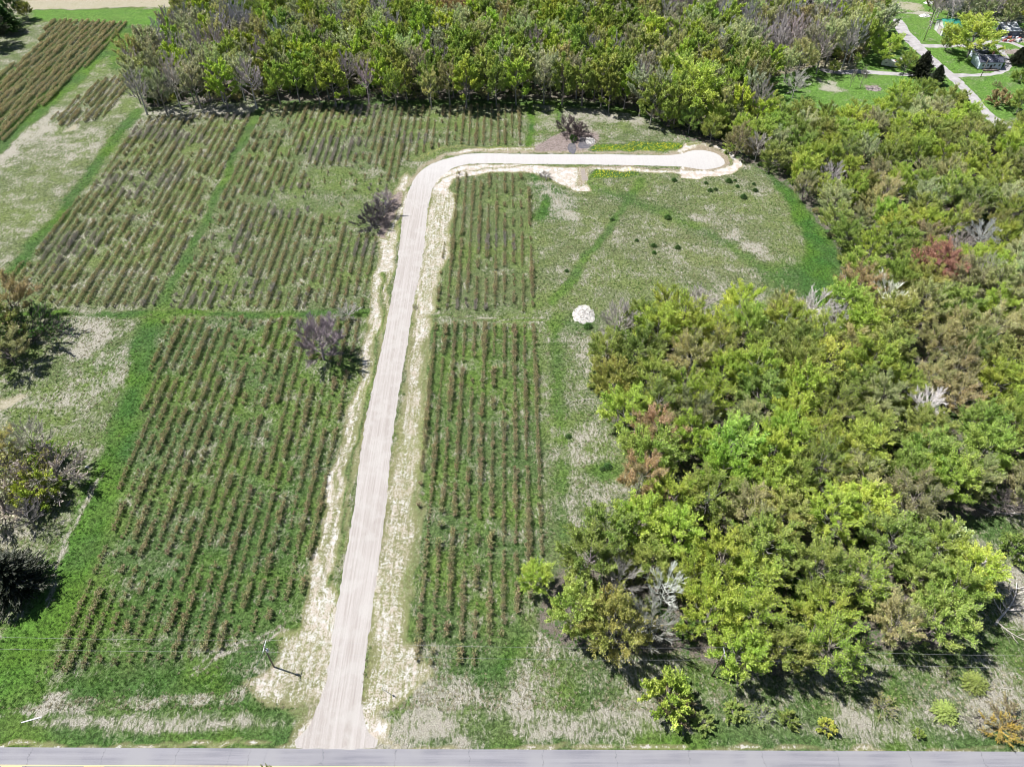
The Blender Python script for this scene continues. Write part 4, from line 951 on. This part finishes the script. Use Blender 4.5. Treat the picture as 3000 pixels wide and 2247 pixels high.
for s, lab in ((1, 'upper overhead power cable crossing above the rows and wood'), (-1, 'lower overhead power cable crossing above the rows and wood')):
    m = MB(); a = A1 + dirl * .16 + arm * s * 1.2 + Vector((0, 0, .28)); b = A2 + dirl * .16 + arm * s * 1.2 + Vector((0, 0, .28))
    l0 = a - dirl * span; r0 = b + dirl * span
    pts = [bezpt(l0, a, 1.1, t) for t in np.linspace(0, 1, 16)] + [bezpt(a, b, 1.3, t) for t in np.linspace(0, 1, 24)][1:] + [bezpt(b, r0, 1.1, t) for t in np.linspace(0, 1, 16)][1:]
    m.tube(pts, .012, 4); tag(m.build('power_cable', CABLE), lab, 'cable', 'overhead power cables')
m = MB(); a = A1 - Vector((0, 0, 1.2)); b = Vector((*G(640, 2420), 6.5)); m.tube([bezpt(a, b, .6, t) for t in np.linspace(0, 1, 12)], .012, 4)
tag(m.build('service_cable', DARK), 'thin service cable dropping from the transformer pole across the road', 'cable')
f1 = G(2706, 121); f2 = G(2873, 226)
pole('utility_pole', f1[0], f1[1], 9.5, 'dark utility pole beside the lane left of the green roofed barn', True, 2.2)
pole('utility_pole', f2[0], f2[1], 8.5, 'pale utility pole beside the loop below the white house', False, 3.2)
m = MB(); m.tube([bezpt((f1[0], f1[1], 9.2), (f2[0], f2[1], 8.3), .8, t) for t in np.linspace(0, 1, 14)], .02, 4)
tag(m.build('power_cable', CABLE), 'overhead cable between the two homestead poles', 'cable')

# ------------------------------------------------------------------ stone piles, silt fence, fallen wood, small litter
def mound(name, px, py, rx, ry, h, mat, label, cat, seed, stones=120, ssz=.22):
    R = np.random.RandomState(seed); x, y = G(px, py); na, nr = 48, 14; V = [(0, 0, h)]; F = []
    for j in range(1, nr + 1):
        t = j / nr
        for i in range(na):
            a = i * 6.2832 / na; e = 1 + .06 * math.sin(3 * a + seed) + .04 * math.sin(7 * a); z = h * (math.cos(t * math.pi) * .5 + .5) ** .8 + R.randn() * .05 * (t < 1)
            V.append((math.cos(a) * rx * t * e, math.sin(a) * ry * t * e, z if t < 1 else -.02))
    F += [(0, 1 + i, 1 + (i + 1) % na) for i in range(na)]
    for j in range(nr - 1):
        for i in range(na): a = 1 + j * na + i; b = 1 + j * na + (i + 1) % na; F.append((a, a + na, b + na, b))
    m = MB(); m.v = V; m.f = F
    for _ in range(stones):
        t = R.rand() ** .5 * .97; a = R.rand() * 6.28; z = h * (math.cos(t * math.pi) * .5 + .5) ** .8; s = ssz * (.5 + R.rand())
        m.box((math.cos(a) * rx * t, math.sin(a) * ry * t, z + s * .2), (s * 1.3, s, s * .8), R.rand() * 3, .6)
    o = m.build(name, mat, None, (x, y, 0)); return tag(o, label, cat)
mound('gravel_pile', 1710, 922, 3.5, 4.6, .75, STONE, 'white gravel heap on the grass beside the near wood', 'gravel pile', 4, 320, .2)
mound('rock_pile', 1729, 414, 2.0, 2.9, .7, STONE, 'small heap of pale rock right of the muddy puddle', 'rock pile', 9, 60, .4)
mound('dirt_heap', 2560, 261, 3.5, 2.6, .9, simple('grey_soil', (.30, .26, .25), (.22, .19, .18), 1.5, .95), 'low grey soil heap in the bright meadow', 'soil heap', 12, 40, .3)
# silt fence
pf = [(2040,394),(2065,401),(2090,409),(2112,417),(2130,430),(2155,441),(2172,454),(2185,459),(2197,469)]; PF = GP(pf)
fo = empty('silt_fence', (PF[4][0], PF[4][1], 0), 0, 'black fabric silt fence curving round the turnaround', 'fence')
m = MB(); Pq = []
for i in range(len(PF) - 1):
    for k in range(6): t = k / 6; Pq.append(PF[i] * (1 - t) + PF[i + 1] * t)
Pq.append(PF[-1]); Pq = np.array(Pq) - PF[4]; Pq = Pq + np.stack([wob(Pq, 2.0, 1), wob(Pq, 2.2, 2)], 1) * .12
for i in range(len(Pq) - 1):
    a, b = Pq[i], Pq[i + 1]; d = (b - a) / np.hypot(*(b - a)); n_ = np.array([-d[1], d[0]]) * .02; h0 = .85 + .1 * math.sin(i * 1.7); h1 = .85 + .1 * math.sin((i + 1) * 1.7)
    lean0 = np.array([-d[1], d[0]]) * -.35
    m.poly([(*(a + n_), 0), (*(b + n_), 0), (*(b + n_ + lean0), h1), (*(a + n_ + lean0), h0), (*(a - n_), 0), (*(b - n_), 0), (*(b - n_ + lean0), h1), (*(a - n_ + lean0), h0)], [(0, 1, 2, 3), (7, 6, 5, 4), (3, 2, 6, 7), (0, 4, 5, 1)])
m.build('fabric', DARK, fo)
for i in range(0, len(Pq), 5):
    m = MB(); m.box((Pq[i][0] + .08, Pq[i][1] + .08, .5), (.07, .07, 1.1)); m.build('stake', WOODPOLE, fo)
DEAD = simple('bleached_wood', (.50, .46, .43), (.36, .33, .31), 3, .9)
def snag(px, py, L, ang, seed, label, nb=12, r=.14, name='fallen_branch'):
    R = np.random.RandomState(seed); x, y = G(px, py); m = MB(); d = Vector((math.cos(ang), math.sin(ang), 0)); s = Vector((-d.y, d.x, 0))
    sp = [d * L * t + s * math.sin(t * 4 + seed) * L * .06 + Vector((0, 0, .25 + .5 * t)) for t in np.linspace(-.5, .5, 9)]; m.tube(sp, list(np.linspace(r, r * .35, 9)), 6)
    for i in range(nb):
        t = .15 + .8 * R.rand(); k = sp[int(t * 8)]; sd = 1 if R.rand() < .5 else -1; l = L * (.15 + .3 * R.rand()); dd = (d * (.5 + R.rand() * .6) + s * sd * (.4 + R.rand() * .6) + Vector((0, 0, .05 + .35 * R.rand()))).normalized()
        e = k + dd * l; mid = k.lerp(e, .5) + s * sd * .1 * l; m.tube([k, mid, e], [r * .4, r * .28, r * .12], 4)
        for q in range(3): f = k.lerp(e, .3 + .6 * R.rand()); m.tube([f, f + (dd + Vector(R.randn(3) * .5)).normalized() * l * .4], [r * .18, r * .08], 3)
    return tag(m.build(name, DEAD, None, (x, y, 0)), label, 'dead branch')
snag(560, 305, 16, .35, 1, 'bleached fallen tree at the forest edge, left one'); snag(640, 320, 17, .65, 2, 'bleached fallen tree at the forest edge nearest the rows'); snag(600, 292, 10, 1.9, 3, 'short bleached branch leaning at the forest edge')
snag(2950, 1770, 13, .9, 4, 'pale fallen tree in the straw at the right margin', 14, .28, 'fallen_tree'); snag(2980, 1860, 9, -.8, 5, 'thin fallen branches below the pale fallen tree', 14, .10)
snag(1700, 1175, 8, 3.2, 6, 'thin dead branch sticking out of the near wood', 14, .07); snag(2930, 1500, 9, 2.9, 7, 'grey fallen limb above the right margin grass', 10, .18)
snag(2890, 1650, 6, .4, 8, 'stout pale limb lying beside the wood at the right', 6, .22)
m = MB(); x, y = G(93, 2108); m.box((0, 0, .08), (3.6, .22, .1), .30); tag(m.build('plank', WHITE, None, (x, y, 0)), 'pale plank lying in the grass near the lower left corner', 'plank')
m = MB(); x, y = G(255, 1368); m.box((0, 0, .06), (.9, .5, .08), -.3); m.box((.1, .05, .12), (.6, .3, .03), -.1); tag(m.build('board', WHITE, None, (x, y, 0)), 'small white board on the mown grass at the left', 'board')
m = MB(); x, y = G(845, 957); m.tube([(0, .8, .08), (.1, -.9, .08)], .06, 5); m.tube([(-.5, .7, .1), (.5, .75, .1)], .06, 5); tag(m.build('pipe', WHITE, None, (x, y, 0)), 'thin white T shaped pipe among the rows near the drive', 'pipe')
m = MB(); x, y = G(1122, 2021); m.tube([(0, 0, 0), (-.05, 0, 1.9)], [.04, .03], 6); o = empty('marker_post', (x, y, 0), 0, 'thin marker post in the pale verge right of the drive', 'post'); m.build('rod', GREYMETAL, o)
m = MB(); m.tube([(0, 0, 1.86), (-.04, 0, 1.92), (-.05, 0, 2.0)], [.05, .06, .02], 6); m.build('cap', ORANGE, o)
m = MB(); x, y = G(1143, 2032); m.tube([(-1.35, .8, .08), (.55, -.35, .08), (1.3, -.75, .08)], [.04, .06, .05], 5); m.box((.72, -.4, .15), (.35, .4, .26), .5, .7); tag(m.build('dark_bar', DARK, None, (x, y, 0)), 'thin dark bar lying across the pale verge', 'stake')  # thin dark bar with a small block, low beside the marker post
m = MB(); x, y = G(2796, 2142); m.tube([(0, 0, 0), (0, 0, 1.1)], .06, 6); m.box((0, -.07, 1.0), (.28, .04, .4)); tag(m.build('verge_marker', WHITE, None, (x, y, 0)), 'short white verge marker under the lower juniper', 'post')

# ------------------------------------------------------------------ homestead
def gable(o, L, W, H, R, roofmat, wallmat, over=.35, t=.16):
    """walls and two-slope roof, ridge along x"""
    m = MB(); a, b = L / 2, W / 2
    m.poly([(-a, -b, 0), (a, -b, 0), (a, b, 0), (-a, b, 0), (-a, -b, H), (a, -b, H), (a, b, H), (-a, b, H), (-a, 0, H + R), (a, 0, H + R)],
           [(0, 1, 5, 4), (2, 3, 7, 6), (3, 0, 4, 8, 7), (1, 2, 6, 9, 5)]); m.build('wall', wallmat, o)
    m = MB(); ao = a + over; k = R / b; bo = b + over; ze = H - k * over + .02; zr = H + R + .02
    for s in (-1, 1):
        m.poly([(-ao, s * bo, ze), (ao, s * bo, ze), (ao, 0, zr), (-ao, 0, zr), (-ao, s * bo, ze + t), (ao, s * bo, ze + t), (ao, 0, zr + t), (-ao, 0, zr + t)],
               [(0, 1, 2, 3), (7, 6, 5, 4), (0, 4, 5, 1), (1, 5, 6, 2), (3, 2, 6, 7), (0, 3, 7, 4)])
    return m.build('roof', roofmat, o)
def pane(o, x, y, z, w, h, axis, name='window', fm=WHITE, gm=GLASS):
    m = MB(); f = .09
    if axis == 'y':
        for dx, dz, ww, hh in ((0, h / 2, w + .2, f), (0, -h / 2, w + .2, f), (-w / 2, 0, f, h), (w / 2, 0, f, h), (0, 0, .05, h)): m.box((x + dx, y, z + dz), (ww, .10, hh))
        fr = m.build(name, fm, o); m = MB(); m.box((x, y + .02, z), (w, .05, h)); m.build('pane', gm, fr)
    else:
        for dy, dz, ww, hh in ((0, h / 2, w + .2, f), (0, -h / 2, w + .2, f), (-w / 2, 0, f, h), (w / 2, 0, f, h), (0, 0, .05, h)): m.box((x, y + dy, z + dz), (.10, ww, hh))
        fr = m.build(name, fm, o); m = MB(); m.box((x + .02, y, z), (.05, w, h)); m.build('pane', gm, fr)
bx, by = G(2757, 107); L_, W_ = 17.0, 9.5
o = empty('barn', (bx + L_ / 2, by + W_ / 2, 0), 0, 'white barn with green metal roof at the top right', 'barn')
rf = gable(o, L_, W_, 4.4, 2.0, GREENROOF, WHITE)
m = MB(); m.tube([(-L_ / 2 - .35, 0, 6.62), (L_ / 2 + .35, 0, 6.62)], .10, 4); m.build('ridge_cap', GREENROOF, rf)
m = MB(); m.box((-L_ / 2 - .06, -1.2, 1.7), (.10, 3.6, 3.4)); d = m.build('door', simple('grey_door', (.42, .38, .38), (.36, .32, .32), 2), o)
m = MB()
for q in (-3.0, .6): m.box((-L_ / 2 - .13, q, 1.75), (.05, .16, 3.5))
m.box((-L_ / 2 - .13, -1.2, 3.47), (.05, 3.76, .16)); m.build('frame', DARK, d)
for q in (-5, 0, 5): pane(o, q, -W_ / 2 - .05, 2.4, 1.3, 1.1, 'y')
hx, hy = G(2898, 204); L_, W_ = 10.5, 8.0
o = empty('house', (hx, hy + W_ / 2, 0), 0, 'pale blue white house with dark roof under the huge shade tree', 'house')
rf = gable(o, L_, W_, 3.3, 1.5, DARKROOF, PALEBLUE); m = MB(); m.tube([(-L_ / 2 - .35, 0, 5.02), (L_ / 2 + .35, 0, 5.02)], .11, 5); m.build('ridge_cap', WHITE, rf)
m = MB(); m.box((2.2, 1.6, 5.1), (.7, .7, 1.5)); m.build('chimney', simple('brick', (.33, .17, .13), (.25, .13, .10), 6), rf)
m = MB(); m.box((1.2, W_ / 2 + 4.0, 1.7), (7.4, 7.9, 3.4)); m.build('rear_wing', PALEBLUE, o)
m = MB(); m.poly([(-2.9, 3.6, 3.43), (5.3, 3.6, 3.43), (5.3, 12.4, 3.43), (-2.9, 12.4, 3.43), (1.2, 3.2, 5.1), (1.2, 12.4, 5.1)], [(0, 3, 5, 4), (1, 4, 5, 2), (3, 2, 5), (3, 0, 1, 2)]); m.build('wing_roof', DARKROOF, o)
for q in (-3.6, -1.4, 1.6, 3.9): pane(o, q, -W_ / 2 - .05, 1.9, .9, 1.1, 'y')
m = MB(); m.box((.2, -W_ / 2 - .06, 1.05), (.95, .10, 2.1)); d = m.build('door', DARK, o)
m = MB(); m.box((-.1, -W_ / 2 - 1.1, .25), (7, 2.0, .3)); [m.box((q, -W_ / 2 - 2.0, .9), (.1, .1, 1.0)) for q in (-3.5, -1.8, 0, 1.8, 3.4)]; m.box((-.05, -W_ / 2 - 2.0, 1.43), (7.1, .12, .08)); m.build('deck', WOODPOLE, o)
sx, sy = G(2958, 110)
o = empty('shed', (sx, sy + 3, 0), 0, 'slate grey shed with white metal roof at the right margin', 'shed')
m = MB(); m.poly([(-4.2, -3, 0), (4.2, -3, 0), (4.2, 4, 0), (-4.2, 4, 0), (-4.2, -3, 3.0), (4.2, -3, 3.0), (4.2, 4, 4.4), (-4.2, 4, 4.4)], [(0, 1, 5, 4), (1, 2, 6, 5), (2, 3, 7, 6), (3, 0, 4, 7), (4, 5, 6, 7)]); m.build('wall', SLATE, o)
m = MB(); m.poly([(-4.6, -3.5, 2.95), (4.6, -3.5, 2.95), (4.6, 4.4, 4.53), (-4.6, 4.4, 4.53), (-4.6, -3.5, 3.12), (4.6, -3.5, 3.12), (4.6, 4.4, 4.70), (-4.6, 4.4, 4.70)], [(3, 2, 1, 0), (4, 5, 6, 7), (0, 1, 5, 4), (1, 2, 6, 5), (2, 3, 7, 6), (3, 0, 4, 7)]); m.build('roof', WHITEROOF, o)
pane(o, -2.2, -3.05, 1.8, .9, .8, 'y'); m = MB(); m.box((1.6, -3.06, 1.2), (2.4, .10, 2.3)); m.build('door', simple('door_slate', (.20, .22, .28), (.17, .19, .24), 2), o)
def camper(px, py, rz, L, label, stripe):
    x, y = G(px, py); o = empty('camper_trailer', (x, y, 0), rz, label, 'trailer'); m = MB(); h0, h1, w = .55, 2.9, 2.4; a = L / 2
    prof = [(-a, h0), (a * .9, h0), (a, h0 + .5), (a, h1 - .5), (a * .86, h1), (-a * .92, h1), (-a, h1 - .35)]; n = len(prof)
    P = [(p[0], -w / 2, p[1]) for p in prof] + [(p[0], w / 2, p[1]) for p in prof]; m.poly(P, [tuple(range(n)), tuple(range(2 * n - 1, n - 1, -1))] + [(i, i + n, (i + 1) % n + n, (i + 1) % n) for i in range(n)]); m.build('body', WHITE, o)
    for s in (-1, 1):
        m = MB(); m.tube([(0, s * 1.0, .35), (0, s * 1.22, .35)], .35, 14); wh = m.build('wheel', DARK, o); m = MB(); m.tube([(0, s * 1.22, .35), (0, s * 1.245, .35)], .18, 10); m.build('rim', GREYMETAL, wh)
    for q in (-a * .55, a * .45): pane(o, q, -w / 2 - .03, 2.0, .9, .55, 'y')
    m = MB(); m.box((-.1, -w / 2 - .03, 1.45), (.65, .06, 1.75)); m.build('door', GREYMETAL, o); m = MB(); m.box((a * .3, .2, h1 + .09), (.8, .7, .18)); m.build('roof_vent', stripe, o)
    m = MB(); m.tube([(a, 0, .5), (a + 1.1, 0, .45)], .06, 5); m.build('tow_bar', GREYMETAL, o)
camper(2608, 196, -.35, 8.5, 'white camper trailer under the yellow green tree by the meadow track', ORANGE)
camper(2642, 184, .9, 7.0, 'second pale trailer half hidden behind the bright green tree', DARK)
JR = np.random.RandomState(8); jm = [GREYMETAL, GREYMETAL, simple('rust', (.32, .13, .08), (.22, .10, .07), 3), SLATE, simple('red_plastic', (.30, .10, .09), (.24, .09, .08), 2), WOODPOLE]
jw = ['pale metal', 'grey metal', 'rusty', 'slate', 'dull red', 'brown wooden']; cnt = {}
for i in range(16):
    x, y = G(2938 + (i % 8) * 7 + JR.randn() * 2, 114 + (i // 8) * 8 + JR.randn() * 1.5); k = JR.randint(6) if i != 9 else 4; m = MB(); w = .7 + JR.rand() * .8; m.box((0, 0, w * .35), (w * 1.3, w, w * .7), JR.rand() * 3, .85)
    m.box((w * .3, .1, w * .8), (w * .5, w * .6, w * .25), JR.rand() * 3, .8); m.box((-w * .55, .2, w * .2), (w * .4, w * .5, w * .4), JR.rand() * 3)
    cnt[i // 8] = cnt.get(i // 8, 0) + 1
    tag(m.build('scrap_item', jm[k], None, (x, y, 0)), f'{jw[k]} scrap, {ordw(cnt[i // 8])} from left in the {"back" if i < 8 else "front"} line before the shed', 'scrap', 'scrap piled in front of the shed')
for px, py, lab in ((2709, 48, 'white tarpaulin heap on the lane verge above the barn'), (2722, 10, 'white tarpaulin heap near the top margin above the barn')):
    x, y = G(px, py); mound('tarpaulin', px, py, 3.2, 2.0, 1.1, WHITE, lab, 'tarpaulin', 21, 8, .5)
